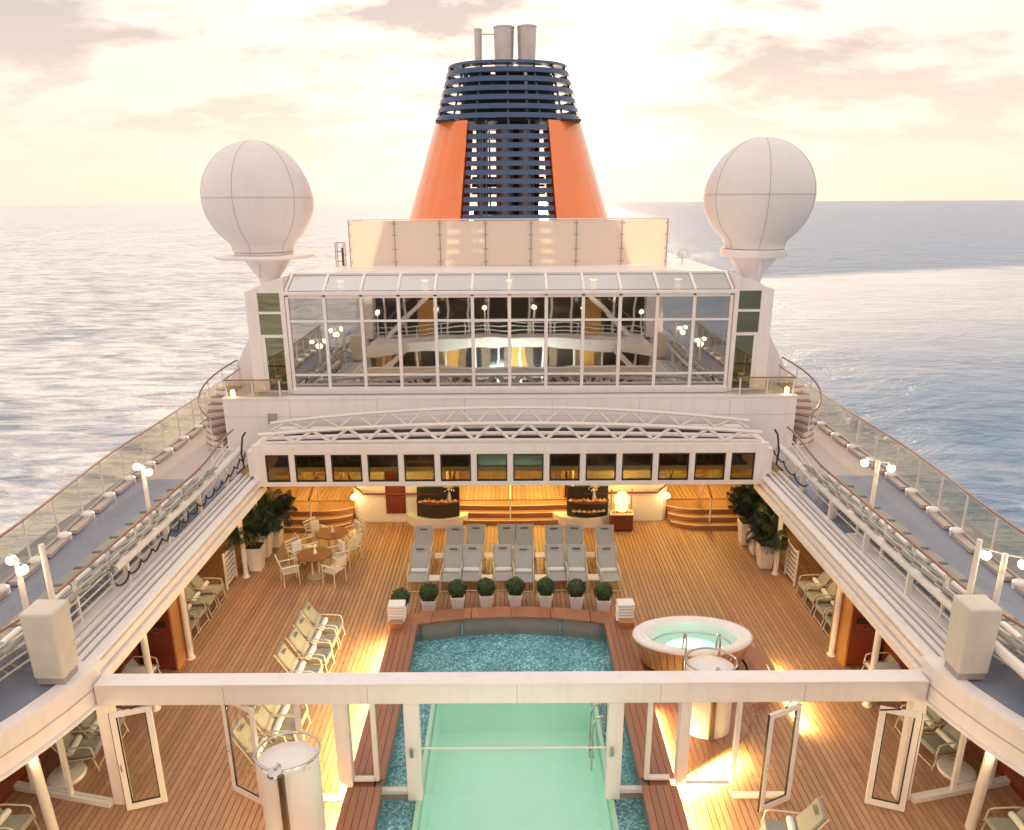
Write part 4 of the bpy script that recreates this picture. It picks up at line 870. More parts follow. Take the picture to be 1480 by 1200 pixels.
# ------------------------------------------------------------------ sheltered back of the pool deck
shel = thing('shelter_wall', 'white curved wall with raised terrace at the back of the pool deck', 'wall', (0, 24, 0))
O('ceiling', B(-11.7, 11.7, 22.0, 30.3, 2.56, 2.715), 'white', shel)
for x0, x1, m_ in ((-8.2, -1.12, 'dark'), (-1.11, 1.11, 'green_panel'), (1.12, 8.2, 'dark')): O('roof_shade_box', B(x0, x1, 22.05, 22.8, 2.72, 3.28), m_, shel)  # boxes added to darken the window band; green one tints the centre panes
O('terrace', B(-11.6, 11.6, 24.55, 30.2, 0, .47), 'caulk', shel)
for k in range(-60, 61):
    x = k * .16; ys_ = 24.45 if abs(x) < 2.2 or abs(x) > 5.4 else 24.6
    O('terrace_board', B(x - .072, x + .072, ys_, 29.4 if abs(x) < 3.2 else 26.1, .472, .50), 'teak', shel)
for s in (-1, 1):
    O('wall_panel', B(s * 2.25, s * 5.45, 23.62, 24.5, 0.0, 2.555), 'white', shel, bevel=.02)
    O('wall_return', MB().prism([(s * 5.46, 23.62), (s * 5.46, 24.5), (s * 5.62, 24.5), (s * 5.62, 23.9)], 0, 2.555), 'white', shel)
    O('wall_handrail', MB().tube([(s * 2.6, 23.55, 1.12), (s * 5.2, 23.55, 1.12), (s * 5.62, 23.7, 1.45), (s * 5.9, 24.3, 1.7)], .035, 8), 'red_wood', shel, smooth=True)
    O('curved_plinth', MB().lathe([(0, 0), (1.12, 0), (1.12, .33), (0, .335)], (s * 2.62, 23.75, 0), 28, 1.0, .60, R(180), R(360)), 'white', shel, smooth=40)
    # centre steps & side steps
    for k in range(3):
        if s > 0:
            O('centre_step', MB().arcband(lambda x: 24.5, lambda x, k=k: 23.42 + .30 * k - .10 * (1 - (x / 2.1) ** 2), [-2.2 + 4.4 * i / 12 for i in range(13)], .0 if k == 0 else .155 * k + .002, .155 * (k + 1)), 'teak_x', shel)
        O('side_step', MB().arcband(lambda x: 24.5, lambda x, k=k, s=s: 22.85 + .34 * k + .55 * max(0, (6.6 - abs(x)) / 1.2) ** 2, sorted([s * (5.64 + 3.0 * i / 12) for i in range(13)]), .0 if k == 0 else .155 * k + .002, .155 * (k + 1)), 'teak_x', shel)
        O('step_nosing', MB().tube([(s * x, 22.85 + .34 * k + .55 * max(0, (6.6 - x) / 1.2) ** 2 + .03, .155 * (k + 1) + .004) for x in [5.64 + 3.0 * i / 12 for i in range(13)]], .016, 6), 'cream', shel)
    if s > 0:
        for k in range(3): O('step_nosing', MB().tube([(x, 23.45 + .30 * k - .10 * (1 - (x / 2.1) ** 2), .155 * (k + 1) + .004) for x in [-2.2 + 4.4 * i / 12 for i in range(13)]], .016, 6), 'cream', shel)
    # stair handrail
    hr = thing('stair_handrail', 'slanting red handrail on a white stanchion at the side steps ' + SIDEW[s], 'handrail', (s * 7.0, 23.3, 0))
    O('stanchion', MB().tube([(s * 7.0, 23.15, .16), (s * 7.0, 23.15, 1.15)], .03), 'white_pipe', hr)
    O('grip', MB().tube([(s * 7.0, 23.1, 1.12), (s * 7.02, 24.4, 1.6)], .04, 8), 'red_wood', hr, smooth=True)
    O('rear_stanchion', MB().tube([(s * 7.02, 24.38, .5), (s * 7.02, 24.38, 1.6)], .028), 'white_pipe', hr)
    # back wall windows at the side terraces
    O('rear_wall', B(s * 4.2, s * 11.5, 26.12, 26.3, .5, 2.555), 'cream', shel)
    for x0, x1 in ((5.75, 6.25), (6.55, 7.75), (8.0, 9.2)):
        wf = O('window_frame', B(s * x0, s * x1, 26.06, 26.115, .75, 2.4), 'cream', shel)
        O('pane', B(s * x0 + s * .09, s * x1 - s * .09, 26.045, 26.058, .86, 2.3), 'curtain', wf)
    sc_ = thing('wall_sconce', 'small lit wall lamp at the corner of the side steps ' + SIDEW[s], 'lamp', (s * 5.6, 23.5, 1.0))
    O('shade', MB().lathe([(0, .92), (.09, .94), (.11, 1.02), (.06, 1.10), (0, 1.10)], (s * 5.55, 23.55, 0), 14), 'lamp_warm', sc_, smooth=True)
    O('bracket', MB().tube([(s * 5.52, 23.66, 1.0), (s * 5.55, 23.56, 1.0)], .02), 'steel', sc_)
    lamp('sconce_light', (s * 5.56, 23.36, 1.0), 9, (1, .66, .26), .06, sc_)
    for k, (x, y, e) in enumerate(((7.2, 24.6, 120), (4.0, 22.6, 50), (1.3, 24.3, 125), (1.3, 27.3, 80))):
        dn = thing('downlight', 'warm ceiling downlight %s %s' % (('over the side steps', 'before the white wall', 'over the centre steps', 'over the rear terrace')[k], SIDEW[s]), 'lamp', (s * x, y, 2.55), group='ceiling downlights ' + SIDEW[s])
        O('lens', MB().lathe([(0, 2.52), (.10, 2.525), (.12, 2.556), (0, 2.557)], (s * x, y, 0), 14), 'lamp_warm', dn)
        lamp('down_light', (s * x, y, 2.45), e, (1, .69, .17), .10, dn)
    for x in (1.95, 2.1): O('alcove_panel', B(s * x, s * (x + .06), 24.6, 25.6, .5, 1.5), 'curtain', shel)
O('far_wall', B(-4.2, 4.2, 29.5, 29.7, .5, 2.555), 'cream', shel)
for x in (-1.6, 1.6): O('far_panel', B(x - 1.4, x + 1.4, 29.42, 29.49, .52, 2.4), 'green_panel', shel)
dr = O('red_door', B(-4.42, -3.72, 23.565, 23.615, .36, 2.2), 'red_wood', shel, bevel=.008)
O('door_handle', B(-3.82, -3.78, 23.52, 23.563, 1.0, 1.06), 'steel', dr)
mid = thing('step_handrail', 'slim handrail in the middle of the centre steps', 'handrail', (0, 23.5, 0))
O('stanchion', MB().tube([(0, 23.40, .15), (0, 23.4, 1.0)], .025), 'white_pipe', mid)
O('grip', MB().tube([(0, 23.36, .98), (0, 24.5, 1.5)], .028), 'white_pipe', mid)
O('rear_stanchion', MB().tube([(0, 24.48, .47), (0, 24.48, 1.5)], .025), 'white_pipe', mid)
# buffet counters with food
for s in (-1, 1):
    bf = thing('buffet_counter', 'dark curved buffet counter ' + ('beside the red door' if s < 0 else 'with two shelves of dishes'), 'counter', (s * 2.6, 23.3, .34))
    def arc(x0, x1, dy, z0, z1, mat, nm):
        xx = [x0 + (x1 - x0) * i / 10 for i in range(11)]; xc = (x0 + x1) / 2; h2 = (x1 - x0) / 2
        return O(nm, MB().arcband(lambda x: 23.60, lambda x: 23.38 - dy * (1 - ((x - xc) / h2) ** 2), xx, z0, z1), mat, bf, smooth=40)
    x0, x1 = (-3.30, -1.80) if s < 0 else (2.0, 3.45)
    arc(x0, x1, .22, .345, .86, 'dark_glass_wall', 'counter_front'); arc(x0 - .03, x1 + .03, .25, .863, .90, 'red_wood', 'counter_top')
    if s > 0: arc(x0 + .1, x1 - .05, .28, .52, .56, 'red_wood', 'lower_shelf')
    O('back_shelf', B(x0, x1, 23.52, 23.6, .903, 1.38), 'dark_glass_wall', bf)
    for k in range(9):
        x = x0 + .15 + (x1 - x0 - .3) * k / 8; y = 23.34 + random.uniform(-.05, .08)
        fd = thing('serving_dish', 'white dish on the buffet %s, %s from its dining end' % ('beside the red door' if s < 0 else 'with two shelves', ORD[k]), 'dish', (x, y, .90), group='dishes on the buffets')
        O('plate', MB().lathe([(0, .903), (.06, .903), (.085, .925), (.08, .928), (0, .912)], (x, y, 0), 14), 'china', fd, smooth=True)
        O('food', MB().lathe([(.06, .915), (.05, .95), (.025, .97 + random.uniform(0, .04)), (0, .975)], (x, y, 0), 8), random.choice(('food_a', 'food_b', 'food_a')), fd, smooth=True)
    if s > 0:
        for k in range(7):
            x = x0 + .25 + (x1 - x0 - .45) * k / 6; y = 23.16 + .06 * abs(k - 3) / 3
            fd = thing('serving_dish', 'white dish on the lower buffet shelf, %s from the centre steps' % ORD[k], 'dish', (x, y, .56), group='dishes on the buffets')
            O('plate', MB().lathe([(0, .563), (.06, .563), (.085, .585), (.08, .588), (0, .572)], (x, y, 0), 14), 'china', fd, smooth=True)
            O('food', MB().lathe([(.06, .575), (.05, .61), (.025, .635), (0, .64)], (x, y, 0), 8), random.choice(('food_a', 'food_b')), fd, smooth=True)
    vs = thing('flower_vase', 'vase of white flowers on the buffet ' + ('beside the red door' if s < 0 else 'with two shelves'), 'vase', (s * 2.35 if s < 0 else 2.9, 23.45, .903))
    vx = s * 2.15 if s < 0 else 2.95
    O('vase', MB().lathe([(.05, .903), (.07, 1.0), (.04, 1.15), (.05, 1.2), (0, 1.19)], (vx, 23.44, 0), 14), 'china', vs, smooth=True)
    fl = MB()
    for k in range(40):
        d = Vector((random.gauss(0, .09), random.gauss(0, .06), random.uniform(.05, .35))); fl.obox(Vector((vx, 23.44, 1.2)) + d, (.035, .035, .025), Matrix.Rotation(random.random() * 3, 3, 'X'))
    O('flowers', fl, 'towel', vs)
cs = thing('carving_station', 'dark red serving station with a glowing lamp hood', 'counter', (3.85, 22.85, 0))
O('cabinet', B(3.46, 4.24, 22.75, 23.15, .05, .62), 'red_wood', cs, bevel=.015)
O('foot', B(3.5, 4.2, 22.80, 23.1, 0, .049), 'dark', cs)
O('tray', B(3.44, 4.26, 22.72, 23.16, .623, .66), 'china', cs)
for k in range(5): O('food', MB().lathe([(.09, .662), (.07, .71), (0, .735)], (3.58 + .14 * k, 22.88 + .04 * (k % 2), 0), 10), ('food_a', 'food_b')[k % 2], cs, smooth=True)
O('lamp_hood', MB().lathe([(.10, .70), (.20, .74), (.22, .95), (.27, 1.0), (.25, 1.22), (.14, 1.36), (0, 1.40)], (3.86, 22.98, 0), 20), 'hood', cs, smooth=50)
O('hood_ring', MB().lathe([(.27, .97), (.29, .985), (.27, 1.0)], (3.86, 22.98, 0), 20, caps=False), 'steel', cs)
for x in (3.5, 4.2): O('upright', B(x - .015, x + .015, 23.0, 23.03, .662, 1.5), 'steel', cs)
lamp('hood_light', (3.86, 22.9, 1.15), 28, (1, .66, .2), .1, cs)
# ------------------------------------------------------------------ furniture
def lounger_proto(style, arms=True):
    flat = style.endswith('_flat'); mat_c = style.replace('_flat', ''); arms = not flat
    t = thing('sun_lounger', '', 'sun lounger'); t['label'] = 'x'
    w = .53; tz = .36; ang = R(34) if flat else R(57)
    # local: faces -y (foot end towards -y)
    def slab(pts, th, x0, x1):     # thick bent cushion: pts (y,z)
        m_ = MB(); V = []; n_ = len(pts)
        for i, (y, z) in enumerate(pts):
            a = pts[max(0, i - 1)]; b = pts[min(n_ - 1, i + 1)]; d = Vector((b[0] - a[0], b[1] - a[1])).normalized(); nx, nz = -d.y, d.x
            V += [(x0, y, z), (x1, y, z), (x1, y + nx * th, z + nz * th), (x0, y + nx * th, z + nz * th)]
        Fc = []
        for i in range(n_ - 1):
            for k in range(4): Fc.append((i * 4 + k, i * 4 + (k + 1) % 4, i * 4 + 4 + (k + 1) % 4, i * 4 + 4 + k))
        Fc += [(3, 2, 1, 0), tuple((n_ - 1) * 4 + k for k in range(4))]
        return m_.add(V, Fc)
    sp_ = [(-.30, tz - .03), (-.27, tz), (-.1, tz + .005), (.05, tz - .01), (.24, tz - .02)]
    O('seat_cushion', slab(sp_, .075, -w / 2, w / 2), mat_c, t, smooth=30, bevel=.02, world=False)
    L_ = .82; bp_ = [(.25 + L_ * u * math.cos(ang) + .02 * math.sin(3 * u), tz + L_ * u * math.sin(ang) + .02 * math.sin(6 * u)) for u in (0, .15, .35, .55, .75, .92, 1.0)]
    bc = O('back_cushion', slab(bp_, .085, -w / 2, w / 2), mat_c, t, smooth=30, bevel=.025, world=False)
    hp = Vector((.25 + L_ * .82 * math.cos(ang), tz + L_ * .82 * math.sin(ang)))
    nrm = Vector((-math.sin(ang), math.cos(ang)))
    O('logo_patch', MB().obox((0, hp.x + nrm.x * .098, hp.y + nrm.y * .098 + .012), (.24, .045, .008), Matrix.Rotation(ang, 3, 'X')), 'patch', bc, world=False)
    for s in (-1, 1):
        x = s * (w / 2 + .025)
        O('side_rail', MB().tube([(x, -.32, tz - .02), (x, .24, tz - .04), (x, .25 + (L_ + .03) * math.cos(ang), tz - .02 + (L_ + .03) * math.sin(ang))], .016, 6), 'chair_frame', t, smooth=30, world=False)
        O('leg', MB().tube([(x, -.26, tz - .02), (x, -.34, 0)], .016, 6), 'chair_frame', t, world=False)
        O('leg', MB().tube([(x, -.12, tz - .02), (x, .46, 0)], .016, 6), 'chair_frame', t, world=False)
        if arms: O('armrest', MB().tube([(x, -.30, tz - .02), (x, -.26, tz + .22), (x, -.18, tz + .25), (x, .22, tz + .27), (x, .36, tz + .26)], .018, 6), 'chair_frame', t, smooth=60, world=False)
    O('cross_bar', MB().tube([(-w / 2, -.33, .06), (w / 2, -.33, .06)], .014, 6), 'chair_frame', t, world=False)
    return t
PROTO = {}
tw_mesh = None
def towel_at(loc, rz, label, group):
    global tw_mesh
    if tw_mesh is None:
        m_ = MB().tube([(-.245, 0, 0), (-.24, 0, 0), (-.1, .002, .004), (0, 0, 0), (.1, -.002, .003), (.24, 0, 0), (.245, 0, 0)], [.04, .062, .068, .064, .069, .062, .04], 12)
        tw_mesh = mesh_of('rolled_towel', m_, 'towel', 60)
    o = bpy.data.objects.new('rolled_towel', tw_mesh); COL.objects.link(o); o.location = loc; o.rotation_euler = (0, 0, rz); tag(o, label, 'towel', group)
def lounger(x, y, z, rz, label, group, style='grey_cushion', towel=True, tlabel=None):
    if style not in PROTO: PROTO[style] = lounger_proto(style); o = PROTO[style]
    else: o = copy_tree(PROTO[style])
    o.location = (x, y, z); o.rotation_euler = (0, 0, rz); tag(o, label, 'sun lounger', group)
    if style == 'sage': o.scale = (.86, .92, .97)
    if towel:
        d = Matrix.Rotation(rz, 3, 'Z') @ Vector((0, .17, 0)); towel_at((x + d.x, y + d.y, z + .475), rz, tlabel or 'towel on ' + label.replace('on the dining table side', 'dining side').replace('on the hot tub side', 'tub side'), 'rolled towels: ' + group)
fx = [-2.73, -1.75, -1.18, -.21, .38, 1.37, 1.96, 2.91]
for k, x in enumerate(fx): lounger(x, 19.05 + random.uniform(-.05, .05), 0, R(random.uniform(-4, 4)), 'grey front row lounger behind the topiary, %s from the dining table end' % ORD[k], 'front row loungers facing the pool')
bxs = [-2.77, -1.76, -1.14, -.12, .45, 1.42, 2.0, 3.0]
for k, x in enumerate(bxs): lounger(x, 20.45 + random.uniform(-.05, .05), 0, R(random.uniform(-4, 4)), 'grey back row lounger by the buffets, %s from the dining table end' % ORD[k], 'back row loungers facing the pool')
# small tables between lounger pairs
def low_table(x, y, lbl, grp):
    t = thing('lounger_table', lbl, 'table', (x, y, 0), 0, grp)
    O('table_top', B(x - .17, x + .17, y - .17, y + .17, .36, .385), 'cream', t)
    for dx in (-.14, .14):
        for dy in (-.14, .14): O('leg', MB().tube([(x + dx, y + dy, 0), (x + dx, y + dy, .36)], .013, 6), 'chair_frame', t)
for k, x in enumerate((-2.24, -.70, .88, 2.43)):
    low_table(x, 18.95, 'small low table between front row loungers, %s from the dining end' % ORD[k], 'low tables of the front row')
    low_table(x + .03, 20.35, 'small low table between back row loungers, %s from the dining end' % ORD[k], 'low tables of the back row')
for k, (x, y) in enumerate(((-4.72, 16.40), (-4.74, 15.78), (-4.72, 15.17), (-4.80, 14.52), (-4.74, 13.0), (-4.74, 12.55), (-4.9, 11.95))):
    lounger(x, y, 0, R(90 + random.uniform(-5, 5)), ('olive poolside lounger, %s from the towel stand' % ORD[k] if k < 4 else 'olive poolside lounger behind the glass screen, %s from the shower' % ORD[6 - k]), 'poolside loungers ' + ('aft of the beam' if k < 4 else 'behind the screen'), 'sage')
for s in (-1, 1):
    for k, y in enumerate((18.35, 17.75, 17.1, 16.48)):
        lounger(s * 8.62, y, 0, R(-90 * s + random.uniform(-4, 4)), 'olive lounger under the promenade, %s from the locker, ' % ORD[3 - k] + SIDEW[s], 'loungers under the promenade ' + SIDEW[s], 'sage')
    for k, (x, y) in enumerate(((8.62, 12.75), (8.7, 12.1))):
        lounger(s * x, y, 0, R(-90 * s + (random.uniform(-12, 12))), 'olive lounger behind side screen, %s from parasol base, ' % ('second', 'first')[k] + SIDEW[s], 'loungers behind the side screens ' + SIDEW[s], 'sage')
    lounger(s * 8.75, 14.0 + .6, 0, R(-90 * s), 'olive lounger in front of the locker ' + SIDEW[s], 'loungers by the lockers', 'sage', False)
    for k in range(13):
        lounger(s * (9.22 + .3 * smoothstep(12, 9, 9.9 + .74 * k)), 9.9 + .74 * k, 3.0, R(90 * s + random.uniform(-4, 4)), 'olive promenade lounger, %s from the curved stair, ' % ORD[12 - k] + SIDEW[s], 'promenade loungers ' + SIDEW[s], 'sage_flat')
lounger(-8.95, 10.2, 0, R(90), 'olive lounger in front of the screens by the lamp column, dining table side', 'front loungers', 'sage')
lounger(4.72, 9.98, 0, R(-100), 'olive lounger in front of the open glass door beside the tub platform', 'front loungers', 'sage')
lounger(8.75, 10.02, 0, R(-90), 'olive lounger in front of the screens by the lamp column, hot tub side', 'front loungers', 'sage')
# dining sets
def dining_chair(x, y, rz, label, grp):
    if 'dc' not in PROTO:
        t = thing('dining_chair', '', 'chair'); PROTO['dc'] = t; w = .25
        O('seat', B(-w, w, -.23, .22, .43, .46), 'chair_frame', t, bevel=.01, world=False)
        for k in range(4): O('back_slat', B(-w, w, .24 + .03 * k, .262 + .03 * k, .56 + .10 * k, .62 + .10 * k), 'cream', t, bevel=.006, world=False)
        for s in (-1, 1):
            O('leg', MB().tube([(s * w, -.22, 0), (s * w, -.20, .64)], .017, 6), 'chair_frame', t, world=False)
            O('leg', MB().tube([(s * w, .24, 0), (s * w, .23, .46), (s * w, .36, .93)], .017, 6), 'chair_frame', t, world=False)
            O('armrest', B(s * w - .025, s * w + .025, -.24, .25, .64, .665), 'cream', t, bevel=.006, world=False)
        o = t
    else: o = copy_tree(PROTO['dc'])
    o.location = (x, y, 0); o.rotation_euler = (0, 0, rz); tag(o, label, 'chair', grp)
for k, (x, y) in enumerate(((-5.98, 19.80), (-5.80, 21.28))):
    w_ = ('farther from the steps', 'next to the side steps')[k]
    t = thing('dining_table', 'round red wood dining table ' + w_, 'table', (x, y, 0))
    O('table_top', MB().lathe([(0, .70), (.54, .70), (.56, .72), (.54, .74), (0, .74)], (x, y, 0), 8, 1, .88), 'table_wood', t)
    for dx in (-.1, .1): O('pedestal', MB().tube([(x + dx, y, 0), (x + dx, y, .70)], .03, 8), 'chair_frame', t)
    O('table_foot', MB().lathe([(0, 0), (.28, 0), (.27, .03), (0, .04)], (x, y, 0), 20), 'grey_box', t)
    b_ = thing('table_bottle', 'white bottle on the dining table ' + w_, 'bottle', (x, y, .74))
    O('body', MB().lathe([(0, .742), (.05, .742), (.055, .82), (.03, .88), (.02, .93), (0, .93)], (x + .02, y, 0), 12), 'china', b_, smooth=True)
    O('cap', MB().lathe([(.022, .931), (.022, .96), (0, .962)], (x + .02, y, 0), 10), 'china', b_)
    for na, a in enumerate((215, 325, 40, 140)):
        ar = R(a); dx, dy = math.cos(ar), math.sin(ar)
        dining_chair(x + .80 * dx, y + .74 * dy, math.atan2(dy, dx) - math.pi / 2 + R(random.uniform(-8, 8)), 'cream slatted chair %s at table ' % ('without pad on the column side', 'without pad on the lounger side', 'with pad near wall', 'with pad near palms')[na] + w_, 'chairs at the table ' + w_)
        if a in (40, 140):
            nk = thing('seat_pad', 'pale pad on chair near the %s, table ' % ('wall' if a == 40 else 'palms') + w_, 'cushion', (x + 1.0 * dx, y + .92 * dy, .6), group='seat pads at the table ' + w_)
            O('pad', MB().obox((x + .92 * dx, y + .86 * dy, .72), (.34, .08, .34), Matrix.Rotation(math.atan2(dy, dx) - math.pi / 2, 3, 'Z')), 'towel', nk, bevel=.03)
# topiary balls
def leaf_ball(r_, n_, size, seed):
    rnd = random.Random(seed); m_ = MB(); m_.lathe([(r_ * .86 * math.sin(q), -r_ * .86 * math.cos(q)) for q in [math.pi * i / 8 for i in range(9)]], (0, 0, 0), 12)
    for _ in range(n_):
        d = Vector((rnd.gauss(0, 1), rnd.gauss(0, 1), rnd.gauss(0, 1))).normalized(); p = d * r_ * rnd.uniform(.86, 1.05)
        a = d.orthogonal().normalized(); a = Matrix.Rotation(rnd.random() * 6.28, 3, d) @ a; a = (a + d * rnd.uniform(-.2, .8)).normalized(); b = d.cross(a).normalized(); s_ = size * rnd.uniform(.6, 1.3)
        m_.add([p, p + a * s_ * .5 + b * s_ * .3, p + a * s_, p + a * s_ * .5 - b * s_ * .3], [(0, 1, 2, 3)])
    return m_
tops = [(-3.02, 17.45), (-2.28, 17.72), (-1.50, 17.90), (-.70, 17.98), (.13, 18.0), (.98, 17.98), (1.83, 17.90), (2.57, 17.70)]
tp0 = None
for k, (x, y) in enumerate(tops):
    if tp0 is None:
        tp0 = o = thing('topiary', '', 'plant')
        O('planter', MB().obox((0, 0, .22), (.40, .40, .44), None, .72), 'white', o, bevel=.012, world=False)
        O('soil', MB().obox((0, 0, .443), (.34, .34, .006)), 'soil', o, world=False)
        O('leaf_ball', leaf_ball(.245, 1500, .055, 3), 'leaf', o, world=False).location = (0, 0, .63)
    else: o = copy_tree(tp0)
    o.location = (x, y, 0); o.rotation_euler = (0, 0, R(random.uniform(-6, 6) + (0 if k else 0))); tag(o, 'clipped box ball in white planter, %s from the dining table end' % ORD[k], 'plant', 'topiary balls by the pool')
    for ch in o.children:
        if 'leaf' in ch.name: ch.rotation_euler = (random.random() * 6, random.random() * 6, random.random() * 6)
# towel stands
for s in (-1, 1):
    x, y = s * 2.98, 16.52
    t = thing('towel_stand', 'small wooden stand holding folded towels at the pool corner ' + SIDEW[s], 'stand', (x, y, 0))
    O('shelf', B(x - .20, x + .20, y - .18, y + .18, .46, .50), 'orange_wood', t)
    for dx in (-.17, .17):
        for dy in (-.15, .15): O('leg', B(x + dx - .02, x + dx + .02, y + dy - .02, y + dy + .02, .453, .459) if False else B(x + dx - .02, x + dx + .02, y + dy - .02, y + dy + .02, .453, .4595), 'orange_wood', t)
    O('side_box', B(x - .19, x + .19, y - .35, y - .19, .453, .62), 'orange_wood', t, bevel=.01)
    for k in range(6):
        o = O('folded_towel', MB().obox((x + random.uniform(-.01, .01), y + .02 + .05 * k * 0, .548 + .085 * k), (.44, .34, .078), Matrix.Rotation(R(random.uniform(-2, 2)), 3, 'Z')), 'towel', None, bevel=.03)
        tag(o, 'folded white towel, %s from the bottom of the stack %s' % (ORD[k], SIDEW[s]), 'towel', 'stacked towels ' + SIDEW[s])
# palms in tall planters
def frond_mesh(L_, drop):
    m_ = MB(); rib = []
    n_ = 30
    for i in range(n_ + 1):
        u = i / n_; rib.append(Vector((L_ * (.75 * u - .10 * u * u), 0, L_ * (.95 * u - drop * u * u))))
    m_.tube(rib, [.011 * (1 - .8 * i / n_) for i in range(n_ + 1)], 4)
    for i in range(3, n_ + 1):
        u = i / n_; p = rib[i]; ll = L_ * .34 * math.sin(math.pi * min(1, .12 + u * .85)) + .03
        for s in (-1, 1):
            d = Vector((.6, s * .75, -.15 - .5 * u + random.uniform(-.15, .15))).normalized(); b = Vector((1, 0, .2)).normalized() * .008
            m_.add([p - b, p + b, p + d * ll * .55 + b * 1.2, p + d * ll + Vector((0, 0, -.22 * ll)), p + d * ll * .55 - b * 1.2], [(0, 1, 2, 3, 4)])
    return m_
fr_m = [mesh_of('frond', frond_mesh(l_, d_), 'palm_leaf', False) for l_, d_ in ((1.15, .62), (1.05, .40), (1.2, .85))]
for s in (-1, 1):
    for k, (x, y) in enumerate(((7.95, 20.25), (8.0, 21.15), (7.86, 21.85))):
        pos = ('nearest the column', 'in mid row', 'nearest the steps')[k]
        p = thing('potted_palm', 'potted palm in tall white planter %s %s' % (pos, SIDEW[s]), 'plant', (s * x, y, 0))
        O('planter', MB().obox((s * x, y, .40), (.52, .52, .80), None, .68), 'white', p, bevel=.015)
        O('soil', MB().obox((s * x, y, .803), (.45, .45, .006)), 'soil', p)
        for j in range(3):
            dx, dy = random.uniform(-.1, .1), random.uniform(-.1, .1); h_ = random.uniform(1.0, 1.5)
            O('stem', MB().tube([(s * x + dx, y + dy, .78), (s * x + dx * 2, y + dy * 2, h_)], [.03, .02], 6), 'bark', p)
            for i in range(15):
                o = bpy.data.objects.new('frond', random.choice(fr_m)); COL.objects.link(o); o.parent = p
                o.location = (dx * 2, dy * 2, h_ - .02 - .0)
                o.rotation_euler = (random.uniform(-.25, .25), random.uniform(-.65, .45), 2 * math.pi * i / 15 * 2 + random.uniform(-.3, .3)); sc = random.uniform(.72, 1.05); o.scale = (sc, sc, sc)
# ------------------------------------------------------------------ forward superstructure (behind and below the camera, mirrored in the lounge glass)
fwd = thing('forward_house', 'white forward superstructure with curved balcony and railings', 'building', (0, 3, 0))
def y_bal(x): return 4.6 + 2.7 * (x / 8.3) ** 2
xb = [-8.2 + 16.4 * i / 24 for i in range(25)]
O('balcony', MB().arcband(y_bal, lambda x: 2.0, xb, 2.78, 3.0), 'white', fwd)
O('balcony_fascia', MB().arcband(lambda x: y_bal(x) + .08, lambda x: y_bal(x) + .004, xb, 2.50, 3.12), 'white', fwd, smooth=40)
for z in (3.3, 3.55, 3.8, 4.05): O('balcony_rail', MB().tube([(x, y_bal(x) - .1, z) for x in xb], .022, 6), 'white_pipe', fwd, smooth=True)
for x in xb[::2]: O('rail_post', MB().tube([(x, y_bal(x) - .1, 3.0), (x, y_bal(x) - .1, 4.05)], .022, 6), 'white_pipe', fwd)
for x in (-7.4, -5.6, -3.9, -2.1, -.7, .7, 2.1, 3.9, 5.6, 7.4): O('balcony_column', MB().tube([(x, y_bal(x) - .5, 0), (x, y_bal(x) - .5, 2.77)], .07, 10), 'white_pipe', fwd, smooth=True)
O('lower_wall', B(-9, 9, 2.0, 2.3, 0, 2.77), 'interior', fwd)
for k in range(12): O('lower_window', B(-8.6 + 1.45 * k, -7.6 + 1.45 * k, 2.305, 2.33, .3, 2.4), ('curtain', 'dark_glass_wall', 'dark_glass_wall')[k % 3], fwd)
O('middle_wall', B(-9.5, 9.5, 2.4, 2.8, 3.01, 6.2), 'dark_glass_wall', fwd)
for k in range(15):
    x = -9.1 + 1.3 * k
    O('wall_post', B(x - .06, x + .06, 2.801, 2.88, 3.01, 6.2), 'white', fwd)
    O('upper_window', B(x + .2, x + 1.1, .002, .05, 7.2, 8.6), 'dark_glass_wall', fwd)
for x in (-5.2, 5.2): O('lit_doorway', B(x - .5, x + .5, 2.885, 2.90, 3.02, 5.2), 'curtain', fwd)
O('upper_balcony', B(-9.5, 9.5, -2.4, 3.2, 6.21, 6.45), 'white', fwd)
for z in (6.75, 7.0, 7.25): O('balcony_rail', MB().tube([(-9.4, 3.05, z), (9.4, 3.05, z)], .022, 6), 'white_pipe', fwd)
for k in range(13): O('rail_post', MB().tube([(-9.3 + 1.55 * k, 3.05, 6.45), (-9.3 + 1.55 * k, 3.05, 7.25)], .022, 6), 'white_pipe', fwd)
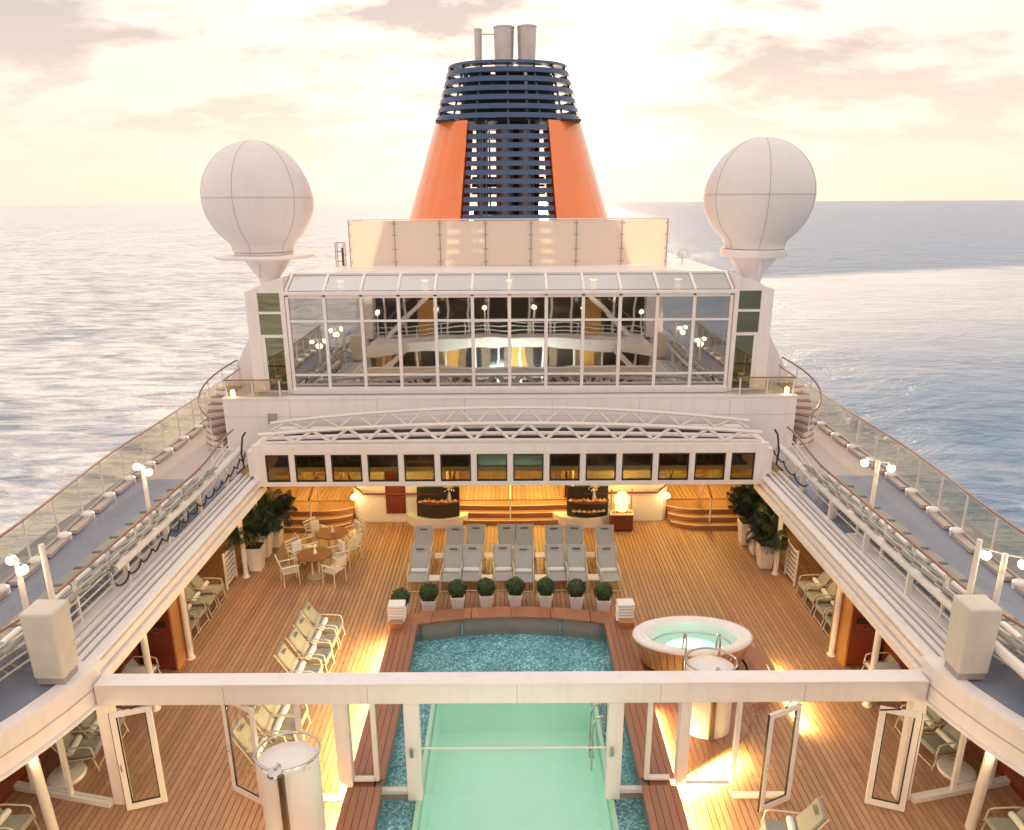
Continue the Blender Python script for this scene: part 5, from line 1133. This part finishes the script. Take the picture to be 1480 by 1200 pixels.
O('upper_wall', B(-9.5, 9.5, -3.0, 0.0, 6.46, 9.2), 'white', fwd)
for x in (-6, -3, 0, 3, 6):
    O('wall_lamp', MB().lathe([(0, 2.55), (.14, 2.57), (.14, 2.75), (0, 2.76)], (x, 3.4, 0), 12), 'lamp_warm', fwd)
    lamp('under_balcony_light', (x, 3.5, 2.4), 40, (1, .62, .22), .12, fwd)
    O('wall_lamp', MB().lathe([(0, 5.4), (.10, 5.42), (.12, 5.6), (0, 5.62)], (x + .6, 2.98, 0), 12), 'lamp_warm', fwd)
for s in (-1, 1):
    for k in range(13):
        O('stair_tread', MB().obox((s * (7.3 - .24 * k), 3.75, 3.12 + .25 * k), (.30, .95, .05)), 'white', fwd)
        O('stair_tread', MB().obox((s * (8.6 - .22 * k), 7.35 - .05 * k, .22 + .22 * k), (.28, .95, .05)), 'white', fwd)
    for y in (3.25, 4.25): O('stair_stringer', MB().bar((s * 7.5, y, 3.05), (s * 4.3, y, 6.2), .05, .24), 'white', fwd)
    O('stair_rail', MB().tube([(s * 7.5, 4.3, 4.0), (s * 4.3, 4.3, 7.1)], .03), 'rail_wood', fwd)
    for y in (6.7, 7.7): O('stair_stringer', MB().bar((s * 8.8, y + .1, .1), (s * 5.9, y - .5, 2.95), .05, .26), 'white', fwd)
    O('side_house', B(s * 8.4, s * 9.4, 2.9, 3.9, 3.01, 6.2), 'white', fwd)
for x in (-7.6, -4.4, -1.5, 1.5, 4.4, 7.6):
    O('balcony_globe', MB().lathe([(.12 * math.sin(q), -.12 * math.cos(q)) for q in [math.pi * i / 10 for i in range(11)]], (x, y_bal(x) - .3, 4.9), 14), 'globe', fwd, smooth=True)
    O('globe_pole', MB().tube([(x, y_bal(x) - .3, 3.0), (x, y_bal(x) - .3, 4.8)], .04), 'white_pipe', fwd)
O('forward_block', B(-9.5, 9.5, -30, -3.01, 0, 9.2), 'white', fwd)
SC.render.film_transparent = False
# a fresh thing must not keep helper labels
for o in bpy.data.objects:
    if o.get('label') in ('', 'x'): o['label'] = 'sun lounger'
